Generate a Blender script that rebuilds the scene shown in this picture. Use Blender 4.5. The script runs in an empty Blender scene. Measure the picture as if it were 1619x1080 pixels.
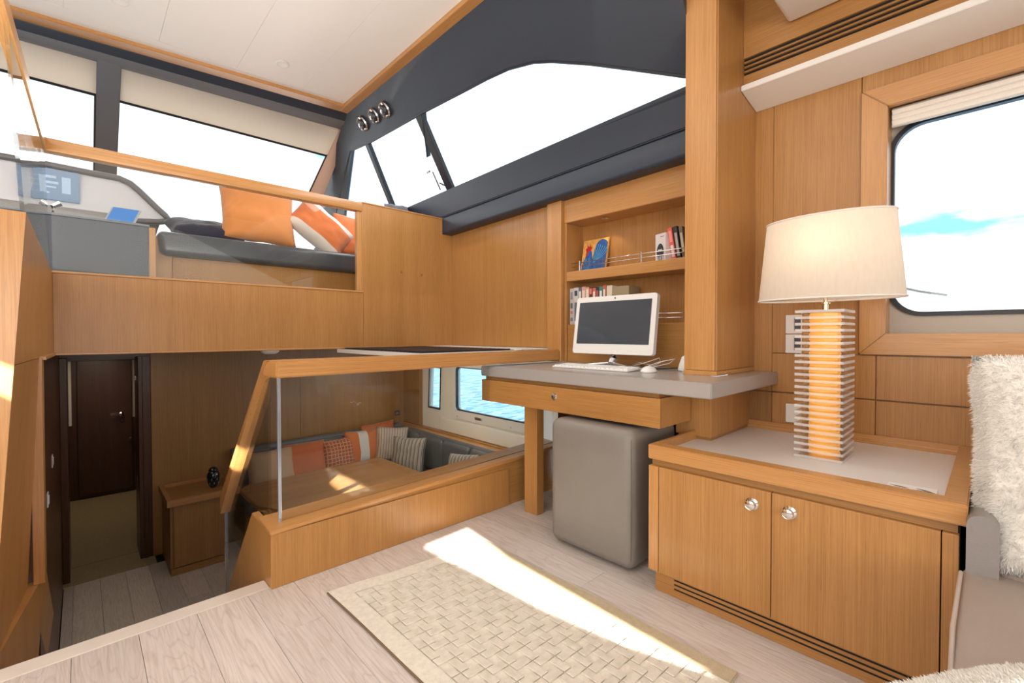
import bpy, bmesh, math, random
from mathutils import Vector, Matrix, noise
random.seed(7)
R = math.radians
scn = bpy.context.scene
col = scn.collection
# ------------------------------------------------------------ camera
yaw, pit, rol, FPX = R(43.4194), R(-0.95635), R(-0.0976), 719.9176
fw = Vector((math.sin(yaw)*math.cos(pit), math.cos(yaw)*math.cos(pit), math.sin(pit)))
rt = Vector((math.cos(yaw), -math.sin(yaw), 0)); up = rt.cross(fw)
rt, up = math.cos(rol)*rt + math.sin(rol)*up, -math.sin(rol)*rt + math.cos(rol)*up
cd = bpy.data.cameras.new('camera'); cam = bpy.data.objects.new('camera', cd); col.objects.link(cam)
cam.matrix_world = Matrix(((rt.x, up.x, -fw.x, 0), (rt.y, up.y, -fw.y, 0), (rt.z, up.z, -fw.z, 1.0), (0, 0, 0, 1)))
cd.sensor_width = 36; cd.lens = FPX/1619*36; cd.clip_start = .02; cd.clip_end = 600
scn.camera = cam
# ------------------------------------------------------------ sky, sun, lights, exposure
vs = scn.view_settings; vs.view_transform = 'Standard'; vs.look = 'None'; vs.gamma = 1; vs.exposure = 0.0; vs.use_curve_mapping = False
w = bpy.data.worlds.new('sky'); scn.world = w; w.use_nodes = True
nt = w.node_tree; N = nt.nodes; L = nt.links; N.clear()
out = N.new('ShaderNodeOutputWorld'); bg = N.new('ShaderNodeBackground'); tc = N.new('ShaderNodeTexCoord'); mp = N.new('ShaderNodeMapping')
mp.inputs['Scale'].default_value = (2.2, 2.2, 7.0); mp.inputs['Location'].default_value = (3.19, 7.95, 8.1)
no = N.new('ShaderNodeTexNoise'); no.inputs['Scale'].default_value = 1.6; no.inputs['Detail'].default_value = 5; no.inputs['Roughness'].default_value = .55
cr = N.new('ShaderNodeValToRGB'); e = cr.color_ramp.elements
e[0].position = .33; e[0].color = (.30, .66, .86, 1); e[1].position = .40; e[1].color = (1, 1, 1, 1)
L.new(tc.outputs['Generated'], mp.inputs['Vector']); L.new(mp.outputs['Vector'], no.inputs['Vector'])
L.new(no.outputs['Fac'], cr.inputs['Fac']); L.new(cr.outputs['Color'], bg.inputs['Color']); bg.inputs['Strength'].default_value = 1.7
L.new(bg.outputs['Background'], out.inputs['Surface'])
def aim(o, d): o.rotation_euler = Vector(d).to_track_quat('-Z', 'Y').to_euler()
sd = bpy.data.lights.new('sun', 'SUN'); sd.energy = 42; sd.angle = R(.25); sd.color = (1, .95, .86)
sun = bpy.data.objects.new('sun', sd); col.objects.link(sun); aim(sun, (.85, 1, -.55))
def area(name, loc, d, sx, sy, p, c=(1, 1, 1)):
    l = bpy.data.lights.new(name, 'AREA'); l.shape = 'RECTANGLE'; l.size = sx; l.size_y = sy; l.energy = p; l.color = c
    o = bpy.data.objects.new(name, l); col.objects.link(o); o.location = loc; aim(o, d); return o
area('fill_aft', (-.6, -2.3, 1.12), (.25, 1, .12), 3.4, 1.2, 68, (1, .97, .93))  # added soft fill standing inside the closed aft wall
area('fill_port', (-2.3, -.2, 1.5), (1, .25, -.02), 3.4, 1.4, 50, (1, .98, .95))  # added side fill, the port wall behind it has no window
area('overhead_fill', (-1.0, .8, 2.8), (0.1, 0, -1), 2.2, 3.2, 36, (1, .93, .82))  # added overhead fill for the saloon, separate from the downlights
area('saloon_up_fill', (.0, 1.6, 1.75), (0.1, .35, 1), 2.2, 2.2, 22, (1, .95, .88))  # added upward emitter without a fixture, lifts the white ceiling
area('windscreen_daylight', (.4, 4.6, 2.4), (0, -.6, -.8), 2.6, .8, 14, (1, 1, 1))
area('starboard_window_daylight', (1.75, 2.5, 2.45), (-.6, 0, -.8), 2.6, .35, 16, (1, .98, .96))
area('lower_saloon_fill', (2.2, 3.9, .84), (.7, 0, -1), 1.2, 1.2, 16, (1, .86, .66))  # added fill tilted at the hull to brighten the window surround
area('hull_window_daylight', (3.08, 3.65, .36), (-1, 0, -.2), 1.2, .4, 4, (.9, .96, 1))
area('cabin_light', (.15, 7.2, .75), (0, 0, -1), .3, .3, 4, (1, .8, .55))
area('companionway_light', (.35, 4.5, .84), (0, 0, -1), .5, .8, 2.0, (1, .85, .65))
# ------------------------------------------------------------ materials
def newmat(name):
    m = bpy.data.materials.new(name); m.use_nodes = True
    nt = m.node_tree; b = nt.nodes['Principled BSDF']; return m, nt, b
def plain(name, c, rough=.5, metal=0, noise_amt=0, nscale=30, bump=0, bscale=200, coat=0, sheen=0):
    m, nt, b = newmat(name); N = nt.nodes; L = nt.links
    b.inputs['Base Color'].default_value = (*c, 1); b.inputs['Roughness'].default_value = rough; b.inputs['Metallic'].default_value = metal
    b.inputs['Coat Weight'].default_value = coat; b.inputs['Sheen Weight'].default_value = sheen
    tc = N.new('ShaderNodeTexCoord')
    if noise_amt:
        n = N.new('ShaderNodeTexNoise'); n.inputs['Scale'].default_value = nscale; n.inputs['Detail'].default_value = 4
        r = N.new('ShaderNodeValToRGB'); r.color_ramp.elements[0].position = .3; r.color_ramp.elements[1].position = .7
        r.color_ramp.elements[0].color = (*[v*(1-noise_amt) for v in c], 1); r.color_ramp.elements[1].color = (*[min(1, v*(1+noise_amt)) for v in c], 1)
        L.new(tc.outputs['Object'], n.inputs['Vector']); L.new(n.outputs['Fac'], r.inputs['Fac']); L.new(r.outputs['Color'], b.inputs['Base Color'])
    if bump:
        n = N.new('ShaderNodeTexNoise'); n.inputs['Scale'].default_value = bscale; n.inputs['Detail'].default_value = 3
        u = N.new('ShaderNodeBump'); u.inputs['Strength'].default_value = bump; u.inputs['Distance'].default_value = .004
        L.new(tc.outputs['Object'], n.inputs['Vector']); L.new(n.outputs['Fac'], u.inputs['Height']); L.new(u.outputs['Normal'], b.inputs['Normal'])
    return m
def wood(name, dark, light, axis='z', rough=.36, coat=.15):
    m, nt, b = newmat(name); N = nt.nodes; L = nt.links
    tc = N.new('ShaderNodeTexCoord')
    def sc(a, c): return {'x': (c, a, a), 'y': (a, c, a), 'z': (a, a, c)}[axis]
    def ns(scale, detail, dist=0):
        mp = N.new('ShaderNodeMapping'); mp.inputs['Scale'].default_value = scale
        n = N.new('ShaderNodeTexNoise'); n.inputs['Scale'].default_value = 1; n.inputs['Detail'].default_value = detail; n.inputs['Distortion'].default_value = dist
        L.new(tc.outputs['Object'], mp.inputs['Vector']); L.new(mp.outputs['Vector'], n.inputs['Vector']); return n
    a = ns(sc(300, 3.6), 4, .1); c = ns(sc(13, .25), 2); d = ns(sc(520, 14), 2)
    m1 = N.new('ShaderNodeMath'); m1.operation = 'MULTIPLY_ADD'; m1.inputs[1].default_value = .68; L.new(a.outputs['Fac'], m1.inputs[0])
    m2 = N.new('ShaderNodeMath'); m2.operation = 'MULTIPLY'; m2.inputs[1].default_value = .32; L.new(c.outputs['Fac'], m2.inputs[0]); L.new(m2.outputs[0], m1.inputs[2])
    r = N.new('ShaderNodeValToRGB'); e = r.color_ramp.elements; e[0].position = .35; e[0].color = (*dark, 1); e[1].position = .64; e[1].color = (*light, 1)
    L.new(m1.outputs[0], r.inputs['Fac'])
    r2 = N.new('ShaderNodeValToRGB'); e = r2.color_ramp.elements; e[0].position = .3; e[0].color = (.68, .62, .55, 1); e[1].position = .48; e[1].color = (1, 1, 1, 1)
    L.new(d.outputs['Fac'], r2.inputs['Fac'])
    mx = N.new('ShaderNodeMix'); mx.data_type = 'RGBA'; mx.blend_type = 'MULTIPLY'; mx.inputs[0].default_value = .40
    L.new(r.outputs['Color'], mx.inputs[6]); L.new(r2.outputs['Color'], mx.inputs[7]); L.new(mx.outputs[2], b.inputs['Base Color'])
    u = N.new('ShaderNodeBump'); u.inputs['Strength'].default_value = .12; u.inputs['Distance'].default_value = .002
    L.new(a.outputs['Fac'], u.inputs['Height']); L.new(u.outputs['Normal'], b.inputs['Normal'])
    b.inputs['Roughness'].default_value = rough; b.inputs['Coat Weight'].default_value = coat; b.inputs['Coat Roughness'].default_value = .25
    return m
WD, WL = (.37, .168, .044), (.48, .238, .075)
W = {a: wood('teak_'+a, WD, WL, a) for a in 'xyz'}
WG = {a: wood('teak_edge_'+a, (.45, .205, .06), (.58, .295, .10), a, .3, .3) for a in 'xyz'}
WK = {a: wood('walnut_'+a, (.055, .018, .007), (.10, .036, .013), a, .35) for a in 'xyz'}
WM = {a: wood('brown_teak_'+a, (.26, .125, .036), (.36, .18, .055), a, .38) for a in 'xyz'}
def oak():
    m, nt, b = newmat('limed_oak'); N = nt.nodes; L = nt.links
    tc = N.new('ShaderNodeTexCoord'); oi = N.new('ShaderNodeObjectInfo')
    of = N.new('ShaderNodeVectorMath'); of.operation = 'SCALE'; of.inputs[0].default_value = (37, 53, 11); L.new(oi.outputs['Random'], of.inputs['Scale'])
    ad = N.new('ShaderNodeVectorMath'); ad.operation = 'ADD'; L.new(tc.outputs['Object'], ad.inputs[0]); L.new(of.outputs[0], ad.inputs[1])
    mp = N.new('ShaderNodeMapping'); mp.inputs['Scale'].default_value = (8.5, 1.1, 1); L.new(ad.outputs[0], mp.inputs['Vector'])
    n = N.new('ShaderNodeTexNoise'); n.inputs['Scale'].default_value = 1; n.inputs['Detail'].default_value = 2; n.inputs['Roughness'].default_value = .4; L.new(mp.outputs[0], n.inputs['Vector'])
    mu = N.new('ShaderNodeMath'); mu.operation = 'MULTIPLY'; mu.inputs[1].default_value = 42; L.new(n.outputs['Fac'], mu.inputs[0])
    pp = N.new('ShaderNodeMath'); pp.operation = 'PINGPONG'; pp.inputs[1].default_value = 1; L.new(mu.outputs[0], pp.inputs[0])
    mp2 = N.new('ShaderNodeMapping'); mp2.inputs['Scale'].default_value = (160, 7, 1); L.new(ad.outputs[0], mp2.inputs['Vector'])
    n2 = N.new('ShaderNodeTexNoise'); n2.inputs['Scale'].default_value = 1; n2.inputs['Detail'].default_value = 3; L.new(mp2.outputs[0], n2.inputs['Vector'])
    r = N.new('ShaderNodeValToRGB'); e = r.color_ramp.elements; e[0].position = 0; e[0].color = (.585, .505, .465, 1); e[1].position = .3; e[1].color = (.66, .59, .55, 1)
    L.new(pp.outputs[0], r.inputs['Fac'])
    r2 = N.new('ShaderNodeValToRGB'); e = r2.color_ramp.elements; e[0].position = .35; e[0].color = (.84, .79, .76, 1); e[1].position = .6; e[1].color = (1, 1, 1, 1); L.new(n2.outputs['Fac'], r2.inputs['Fac'])
    mx = N.new('ShaderNodeMix'); mx.data_type = 'RGBA'; mx.blend_type = 'MULTIPLY'; mx.inputs[0].default_value = .8; L.new(r.outputs[0], mx.inputs[6]); L.new(r2.outputs[0], mx.inputs[7])
    hv = N.new('ShaderNodeHueSaturation'); mr = N.new('ShaderNodeMapRange'); mr.inputs['To Min'].default_value = .9; mr.inputs['To Max'].default_value = 1.06
    L.new(oi.outputs['Random'], mr.inputs['Value']); L.new(mr.outputs[0], hv.inputs['Value']); L.new(mx.outputs[2], hv.inputs['Color']); L.new(hv.outputs[0], b.inputs['Base Color'])
    u = N.new('ShaderNodeBump'); u.inputs['Strength'].default_value = .15; u.inputs['Distance'].default_value = .002; L.new(pp.outputs[0], u.inputs['Height']); L.new(u.outputs[0], b.inputs['Normal'])
    b.inputs['Roughness'].default_value = .42; return m
OAK = oak()
def glass(name='clear_glass', tint=(.97, .985, .98), refl=.06, rough=0):
    m = bpy.data.materials.new(name); m.use_nodes = True; nt = m.node_tree; N = nt.nodes; L = nt.links; N.clear()
    o = N.new('ShaderNodeOutputMaterial'); t = N.new('ShaderNodeBsdfTransparent'); t.inputs[0].default_value = (*tint, 1)
    g = N.new('ShaderNodeBsdfGlossy'); g.inputs['Roughness'].default_value = rough; lw_ = N.new('ShaderNodeLayerWeight'); pw = N.new('ShaderNodeMath'); pw.operation = 'POWER'; pw.inputs[1].default_value = 5; f = N.new('ShaderNodeMath'); f.operation = 'MULTIPLY_ADD'; f.inputs[1].default_value = .9; f.inputs[2].default_value = refl/2
    L.new(lw_.outputs['Facing'], pw.inputs[0]); L.new(pw.outputs[0], f.inputs[0]); mx = N.new('ShaderNodeMixShader'); L.new(f.outputs[0], mx.inputs[0]); L.new(t.outputs[0], mx.inputs[1]); L.new(g.outputs[0], mx.inputs[2]); L.new(mx.outputs[0], o.inputs[0]); return m
GL = glass(); GW = glass('window_glass', (.93, .97, 1)); GT = glass('tinted_hull_glass', (.78, .88, .95))
def acrylic():
    m = glass('acrylic', (.97, .97, .98), .06); nt = m.node_tree; N = nt.nodes; L = nt.links
    o = [n for n in N if n.type == 'OUTPUT_MATERIAL'][0]; src = o.inputs[0].links[0].from_socket
    g = N.new('ShaderNodeNewGeometry'); sp = N.new('ShaderNodeSeparateXYZ'); ab = N.new('ShaderNodeMath'); ab.operation = 'ABSOLUTE'; ma = N.new('ShaderNodeMath'); ma.operation = 'MULTIPLY_ADD'; ma.inputs[1].default_value = -.42; ma.inputs[2].default_value = .45
    L.new(g.outputs['True Normal'], sp.inputs[0]); L.new(sp.outputs[2], ab.inputs[0]); L.new(ab.outputs[0], ma.inputs[0])
    d = N.new('ShaderNodeBsdfDiffuse'); d.inputs[0].default_value = (.92, .87, .86, 1); mx = N.new('ShaderNodeMixShader'); L.new(ma.outputs[0], mx.inputs[0]); L.new(src, mx.inputs[1]); L.new(d.outputs[0], mx.inputs[2]); L.new(mx.outputs[0], o.inputs[0]); return m
ACR = acrylic(); ACRI = glass('acrylic_inner', (.985, .985, .985), .05)

NAVY = plain('navy_vinyl', (.024, .032, .048), .5, bump=.15, bscale=500, coat=.1)
NAVYL = plain('navy_vinyl_padding', (.030, .040, .060), .40, bump=.2, bscale=500)
GREYV = plain('grey_header_vinyl', (.15, .155, .17), .45, bump=.1, bscale=400)
TAUPE = plain('taupe_leather', (.215, .192, .170), .42, noise_amt=.04, nscale=6, bump=.25, bscale=350)
CREAML = plain('cream_leather', (.37, .30, .255), .45, noise_amt=.04, nscale=5, bump=.2, bscale=350)
DARKL = plain('charcoal_leather', (.075, .085, .095), .4, bump=.25, bscale=300)
CEIL = plain('ceiling_vinyl', (.88, .83, .77), .6, bump=.05, bscale=600)
WHITE = plain('white_lacquer', (.82, .79, .75), .35)
GRP = plain('ivory_moulding', (.86, .82, .76), .35)
BEIGE = plain('beige_liner', (.46, .40, .34), .6, noise_amt=.05, nscale=3)
DESKG = plain('grey_desk_laminate', (.36, .335, .32), .3, coat=.2)
TRAYW = plain('pale_leather_inlay', (.74, .68, .64), .5, bump=.1, bscale=500)
def transl(name, c, k=.5):
    m = bpy.data.materials.new(name); m.use_nodes = True; nt = m.node_tree; N = nt.nodes; L = nt.links; N.clear()
    o = N.new('ShaderNodeOutputMaterial'); d = N.new('ShaderNodeBsdfDiffuse'); t = N.new('ShaderNodeBsdfTranslucent'); mx = N.new('ShaderNodeMixShader'); mx.inputs[0].default_value = k
    d.inputs[0].default_value = (*c, 1); t.inputs[0].default_value = (*c, 1); L.new(d.outputs[0], mx.inputs[1]); L.new(t.outputs[0], mx.inputs[2]); L.new(mx.outputs[0], o.inputs[0]); return m
BLACK = plain('black_rubber', (.012, .014, .02), .4)
SHADOW = plain('dark_recess', (.012, .008, .006), .8)
EDGE = plain('glass_cut_edge', (.55, .60, .70), .12, .75)
CHROME = plain('chrome', (.75, .75, .76), .12, 1)
STEEL = plain('brushed_steel', (.55, .56, .58), .3, 1)
PLASW = plain('white_plastic', (.80, .79, .77), .3, coat=.3)
SCREEN = plain('dark_screen', (.050, .062, .078), .25, coat=.4)
CARPET = plain('beige_carpet', (.40, .31, .18), .95, noise_amt=.12, nscale=90, bump=.6, bscale=300)
FUR = plain('white_fur', (.90, .87, .82), .9, sheen=.3)
RUG = plain('cream_rug', (.76, .70, .60), .95, noise_amt=.08, nscale=60, bump=.5, bscale=400)
RUGB = plain('tan_rug_border', (.52, .42, .28), .95, noise_amt=.08, nscale=60, bump=.5, bscale=400)
RUGP = plain('raised_cream_pile', (.70, .64, .55), .95, noise_amt=.1, nscale=40, bump=.5, bscale=400)
def emis(name, c, s):
    m, nt, b = newmat(name); b.inputs['Base Color'].default_value = (*c, 1); b.inputs['Emission Color'].default_value = (*c, 1); b.inputs['Emission Strength'].default_value = s; return m
BULB = emis('lamp_bulb', (1, .8, .55), 1.5)
def shade_mat():
    m = bpy.data.materials.new('linen_lampshade'); m.use_nodes = True; nt = m.node_tree; N = nt.nodes; L = nt.links; N.clear()
    o = N.new('ShaderNodeOutputMaterial'); d = N.new('ShaderNodeBsdfDiffuse'); t = N.new('ShaderNodeBsdfTranslucent'); mx = N.new('ShaderNodeMixShader'); mx.inputs[0].default_value = .5
    tc = N.new('ShaderNodeTexCoord'); n = N.new('ShaderNodeTexNoise'); n.inputs['Scale'].default_value = 90; mp = N.new('ShaderNodeMapping'); mp.inputs['Scale'].default_value = (1, 1, .25)
    r = N.new('ShaderNodeValToRGB'); r.color_ramp.elements[0].color = (.82, .76, .68, 1); r.color_ramp.elements[1].color = (.9, .85, .78, 1)
    L.new(tc.outputs['Object'], mp.inputs[0]); L.new(mp.outputs[0], n.inputs[0]); L.new(n.outputs['Fac'], r.inputs[0]); L.new(r.outputs[0], d.inputs[0]); L.new(r.outputs[0], t.inputs[0])
    L.new(d.outputs[0], mx.inputs[1]); L.new(t.outputs[0], mx.inputs[2]); L.new(mx.outputs[0], o.inputs[0]); return m
SHADE = shade_mat()
AMBER = plain('amber_core', (.88, .40, .08), .35); AMBER.node_tree.nodes['Principled BSDF'].inputs['Emission Color'].default_value = (1, .46, .09, 1); AMBER.node_tree.nodes['Principled BSDF'].inputs['Emission Strength'].default_value = .55
def fabric(name, c, c2=None, kind=None, n=10, rough=.85):
    m, nt, b = newmat(name); N = nt.nodes; L = nt.links; tc = N.new('ShaderNodeTexCoord')
    b.inputs['Roughness'].default_value = rough; b.inputs['Sheen Weight'].default_value = .25; b.inputs['Base Color'].default_value = (*c, 1)
    if kind:
        sp = N.new('ShaderNodeSeparateXYZ'); L.new(tc.outputs['UV'], sp.inputs[0])
        r = N.new('ShaderNodeValToRGB'); r.color_ramp.interpolation = 'CONSTANT'; e = r.color_ramp.elements
        if kind == 'stripes':
            mu = N.new('ShaderNodeMath'); mu.operation = 'MULTIPLY'; mu.inputs[1].default_value = n; fr = N.new('ShaderNodeMath'); fr.operation = 'FRACT'
            L.new(sp.outputs[0], mu.inputs[0]); L.new(mu.outputs[0], fr.inputs[0]); L.new(fr.outputs[0], r.inputs[0])
            e[0].color = (*c, 1); e[1].position = .5; e[1].color = (*c2, 1)
            x = e.new(.62); x.color = (*c, 1); x = e.new(.74); x.color = (.05, .045, .05, 1); x = e.new(.86); x.color = (*c2, 1)
        elif kind == 'band':
            L.new(sp.outputs[0], r.inputs[0]); e[0].color = (*c, 1); e[1].position = n[0]; e[1].color = (*c2, 1); x = e.new(n[1]); x.color = (*c, 1)
        elif kind == 'hex':
            v = N.new('ShaderNodeTexVoronoi'); v.feature = 'DISTANCE_TO_EDGE'; v.inputs['Scale'].default_value = n; v.inputs['Randomness'].default_value = .15
            L.new(tc.outputs['UV'], v.inputs['Vector']); L.new(v.outputs['Distance'], r.inputs[0]); e[0].color = (*c2, 1); e[1].position = .09; e[1].color = (*c, 1)
        L.new(r.outputs[0], b.inputs['Base Color'])
    u = N.new('ShaderNodeBump'); u.inputs['Strength'].default_value = .3; u.inputs['Distance'].default_value = .003; nn = N.new('ShaderNodeTexNoise'); nn.inputs['Scale'].default_value = 160
    L.new(tc.outputs['Object'], nn.inputs[0]); L.new(nn.outputs['Fac'], u.inputs['Height']); L.new(u.outputs[0], b.inputs['Normal']); return m
# ------------------------------------------------------------ mesh helpers (all coordinates are places in the saloon)
base = {}
def tagit(o, label=None, cat=None, group=None, kind=None):
    for k, v in (('label', label), ('category', cat), ('group', group), ('kind', kind)):
        if v: o[k] = v
    return o
def thing(name, label, cat, loc, group=None):
    o = bpy.data.objects.new(name, None); o.empty_display_size = .1; col.objects.link(o); o.location = loc; base[o.name] = Vector(loc)
    return tagit(o, label, cat, group)
def put(name, bm, mat, parent=None, label=None, cat=None, group=None, kind=None, smooth=False):
    bmesh.ops.recalc_face_normals(bm, faces=bm.faces)
    me = bpy.data.meshes.new(name); bm.to_mesh(me); bm.free()
    for m in (mat if isinstance(mat, (list, tuple)) else [mat]): me.materials.append(m)
    if smooth:
        me.shade_smooth()
        if smooth != 'all': me.set_sharp_from_angle(angle=R(38))
    o = bpy.data.objects.new(name, me); col.objects.link(o)
    if parent:
        o.parent = parent; o.location = -base.get(parent.name, Vector((0, 0, 0)))
        if parent.name in base: pass
    return tagit(o, label, cat, group, kind)
def B(): return bmesh.new()
def box(bm, x0, x1, y0, y1, z0, z1, b=0, M=None, seg=2):
    c = Matrix.Translation(((x0+x1)/2, (y0+y1)/2, (z0+z1)/2)) @ Matrix.Diagonal((abs(x1-x0), abs(y1-y0), abs(z1-z0), 1))
    r = bmesh.ops.create_cube(bm, size=1, matrix=c); vs = r['verts']
    if b:
        ed = list({e for v in vs for e in v.link_edges}); q = bmesh.ops.bevel(bm, geom=ed, offset=b, segments=seg, affect='EDGES', profile=.5, clamp_overlap=True)
        vs = list({v for f in q['faces'] for v in f.verts} | {v for v in vs if v.is_valid})
    if M is not None: bmesh.ops.transform(bm, matrix=M, verts=vs)
    return vs
def bx(*a, **k): bm = B(); box(bm, *a, **k); return bm
def prism(bm, pts, vec, b=0, seg=2):
    vs = [bm.verts.new(p) for p in pts]; f = bm.faces.new(vs)
    g = bmesh.ops.extrude_face_region(bm, geom=[f]); nv = [x for x in g['geom'] if isinstance(x, bmesh.types.BMVert)]
    bmesh.ops.translate(bm, vec=Vector(vec), verts=nv)
    if b: bmesh.ops.bevel(bm, geom=list({e for v in vs+nv for e in v.link_edges}), offset=b, segments=seg, affect='EDGES', clamp_overlap=True)
    return bm
def pz(*a, **k): return prism(B(), *a, **k)
def tube(bm, pts, r, seg=8, closed=False):
    pts = [Vector(p) for p in pts]; rings = []
    for i, p in enumerate(pts):
        a = pts[max(i-1, 0)]; c = pts[min(i+1, len(pts)-1)]; t = (c-a).normalized(); u = t.cross(Vector((0, 0, 1)) if abs(t.z) < .95 else Vector((1, 0, 0))).normalized(); v = t.cross(u)
        rr = r[i] if isinstance(r, (list, tuple)) else r
        rings.append([bm.verts.new(p + (u*math.cos(k*2*math.pi/seg)+v*math.sin(k*2*math.pi/seg))*rr) for k in range(seg)])
    for a, c in zip(rings, rings[1:]):
        for k in range(seg): bm.faces.new((a[k], a[(k+1) % seg], c[(k+1) % seg], c[k]))
    bm.faces.new(rings[0]); bm.faces.new(rings[-1]); return bm
def tb(*a, **k): return tube(B(), *a, **k)
def lathe(bm, prof, c, seg=24, M=None, cap=True):
    rings = []
    for r, z in prof: rings.append([bm.verts.new((r*math.cos(k*2*math.pi/seg), r*math.sin(k*2*math.pi/seg), z)) for k in range(seg)])
    for a, d in zip(rings, rings[1:]):
        for k in range(seg): bm.faces.new((a[k], a[(k+1) % seg], d[(k+1) % seg], d[k]))
    if cap: bm.faces.new(rings[0]); bm.faces.new(rings[-1])
    vs = [v for r in rings for v in r]
    if M is not None: bmesh.ops.transform(bm, matrix=M, verts=vs)
    bmesh.ops.translate(bm, vec=Vector(c), verts=vs); return bm
def lt(*a, **k): return lathe(B(), *a, **k)
def plate(outer, holes, fn, vec):
    """a flat sheet with holes in 2D, placed by fn, given thickness vec"""
    bm = B(); eds = []
    for loop in [outer]+holes:
        vs = [bm.verts.new((p[0], p[1], 0)) for p in loop]
        for i in range(len(vs)): eds.append(bm.edges.new((vs[i], vs[(i+1) % len(vs)])))
    bmesh.ops.triangle_fill(bm, edges=eds, use_beauty=True, use_dissolve=False, normal=(0, 0, 1))
    for v in bm.verts: v.co = Vector(fn(v.co.x, v.co.y))
    fs = list(bm.faces); g = bmesh.ops.extrude_face_region(bm, geom=fs)
    bmesh.ops.translate(bm, vec=Vector(vec), verts=[x for x in g['geom'] if isinstance(x, bmesh.types.BMVert)])
    return bm
def rrect(x0, x1, y0, y1, r, n=6):
    p = []
    for cx, cy, a in ((x1-r, y1-r, 0), (x0+r, y1-r, 90), (x0+r, y0+r, 180), (x1-r, y0+r, 270)):
        for k in range(n+1): t = R(a+90*k/n); p.append((cx+r*math.cos(t), cy+r*math.sin(t)))
    return p
def frameM(c, xd, zd):
    x = Vector(xd).normalized(); z = Vector(zd); z = (z - x*z.dot(x)).normalized(); y = z.cross(x)
    return Matrix(((x.x, y.x, z.x, c[0]), (x.y, y.y, z.y, c[1]), (x.z, y.z, z.z, c[2]), (0, 0, 0, 1)))
def pillow(w_, h_, t_, M, seed=0, n=18, wr=.006, pinch=.06):
    """local x = width, z = height, y = thickness"""
    bm = B(); uvl = bm.loops.layers.uv.new('UVMap'); g = {}
    for s in (1, -1):
        for i in range(n+1):
            for j in range(n+1):
                edge = i in (0, n) or j in (0, n)
                if s == -1 and edge: g[s, i, j] = g[1, i, j]; continue
                u = -1+2*i/n; v = -1+2*j/n
                x = u*(1-pinch*(1-v*v)*.9)*w_/2; z = v*(1-pinch*(1-u*u)*.9)*h_/2
                th = (max(0, (1-u**4)*(1-v**4)))**.55*t_/2
                d = noise.noise(Vector((u*2.2+seed*7, v*2.2, s*3)))*wr*2 + noise.noise(Vector((u*6+seed*3, v*4+seed, s)))*wr
                y = s*(th + (0 if edge else d*min(1, th/t_*4)))
                x += noise.noise(Vector((v*2+seed, 5, s if not edge else 0)))*wr*.8; z += noise.noise(Vector((u*2+seed, 9, 0)))*wr*.8
                g[s, i, j] = bm.verts.new((x, y, z))
        for i in range(n):
            for j in range(n):
                f = bm.faces.new([g[s, i, j], g[s, i+1, j], g[s, i+1, j+1], g[s, i, j+1]])
                for l, (a, c) in zip(f.loops, ((i, j), (i+1, j), (i+1, j+1), (i, j+1))): l[uvl].uv = (a/n, c/n)
    bmesh.ops.transform(bm, matrix=M, verts=bm.verts); return bm
def struct(name, bm, mat, parent=None, **k):
    if parent is None: k.setdefault('kind', 'structure')
    return put(name, bm, mat, parent, **k)

# ============================================================ STRUCTURE
# --- upper saloon floor: planks on a dark subfloor
fl = struct('floor', bx(-2.45, 2.44, -2.6, 1.95, -.05, -.008), plain('plank_joint', (.22, .16, .12), .8))
pm = {}
def plank(x0, x1, y0, y1, z, par, th=.012):
    key = (round(x1-x0, 4), round(y1-y0, 3))
    o = put('plank', bx(x0, x1, y0, y1, z-th, z, b=.0008, seg=1), OAK, par, smooth=True)
    return o
random.seed(3); PW = .1615
for i in range(-16, 15):
    xa = .127 + PW*(i-1); xb = xa+PW
    if xa < -2.45 or xa > 2.43: continue
    xb = min(xb, 2.44)
    cuts = {3: [1.622, .35], 4: [.85], 2: [1.05, -.2], 1: [.6], 5: [1.25, .2], 6: [.5], 7: [1.5, .3]}.get(i, [random.uniform(.4, 1.6)])
    cuts = sorted([1.95]+cuts+[-.75, -2.6], reverse=True)
    for a, b_ in zip(cuts, cuts[1:]): plank(xa+.0004, xb-.0004, b_+.0004, a-.0004, 0, fl)
put('step_nosing', bx(-.4, .53, 1.952, 2.03, -.045, .0005, b=.004), plain('pale_oak_nosing', (.68, .60, .54), .4, noise_amt=.04, nscale=8), fl)
put('step_riser', bx(-.25, .53, 1.99, 2.01, -1.09, -.045), WM['x'], fl)
for k in range(4):
    put('stair_tread', bx(-.2, .52, 2.011+.22*k, 2.26+.22*k, -.22*(k+1)-.03, -.22*(k+1), b=.004), OAK, fl)
# --- lower saloon floor
fl2 = struct('floor_lower', bx(-.25, 3.2, 2.0, 5.80, -1.16, -1.102), SHADOW)
for i in range(-1, 8):
    xa = .0925 + .164*(i-1); xb = xa+.164
    ya = 5.24
    cuts = sorted([ya, {0: 3.1, 1: 4.0, 2: 2.9, 3: 3.6, 4: 4.35}.get(i, 3.4), 2.9 if i > 8 else 2.2], reverse=True)
    for a, b_ in zip(cuts, cuts[1:]): plank(max(xa, -.13)+.0008, xb-.0008, b_+.0008, a-.0008, -1.09, fl2)
put('carpet_strip', bx(-.19, .48, 5.241, 5.62, -1.10, -1.083, b=.003), CARPET, fl2)
put('carpet_strip', bx(-.19, .48, 5.63, 5.76, -1.10, -1.083, b=.003), CARPET, fl2)
struct('floor_cabin', bx(-.6, 1.1, 5.76, 7.95, -1.14, -1.085), CARPET)
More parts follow.
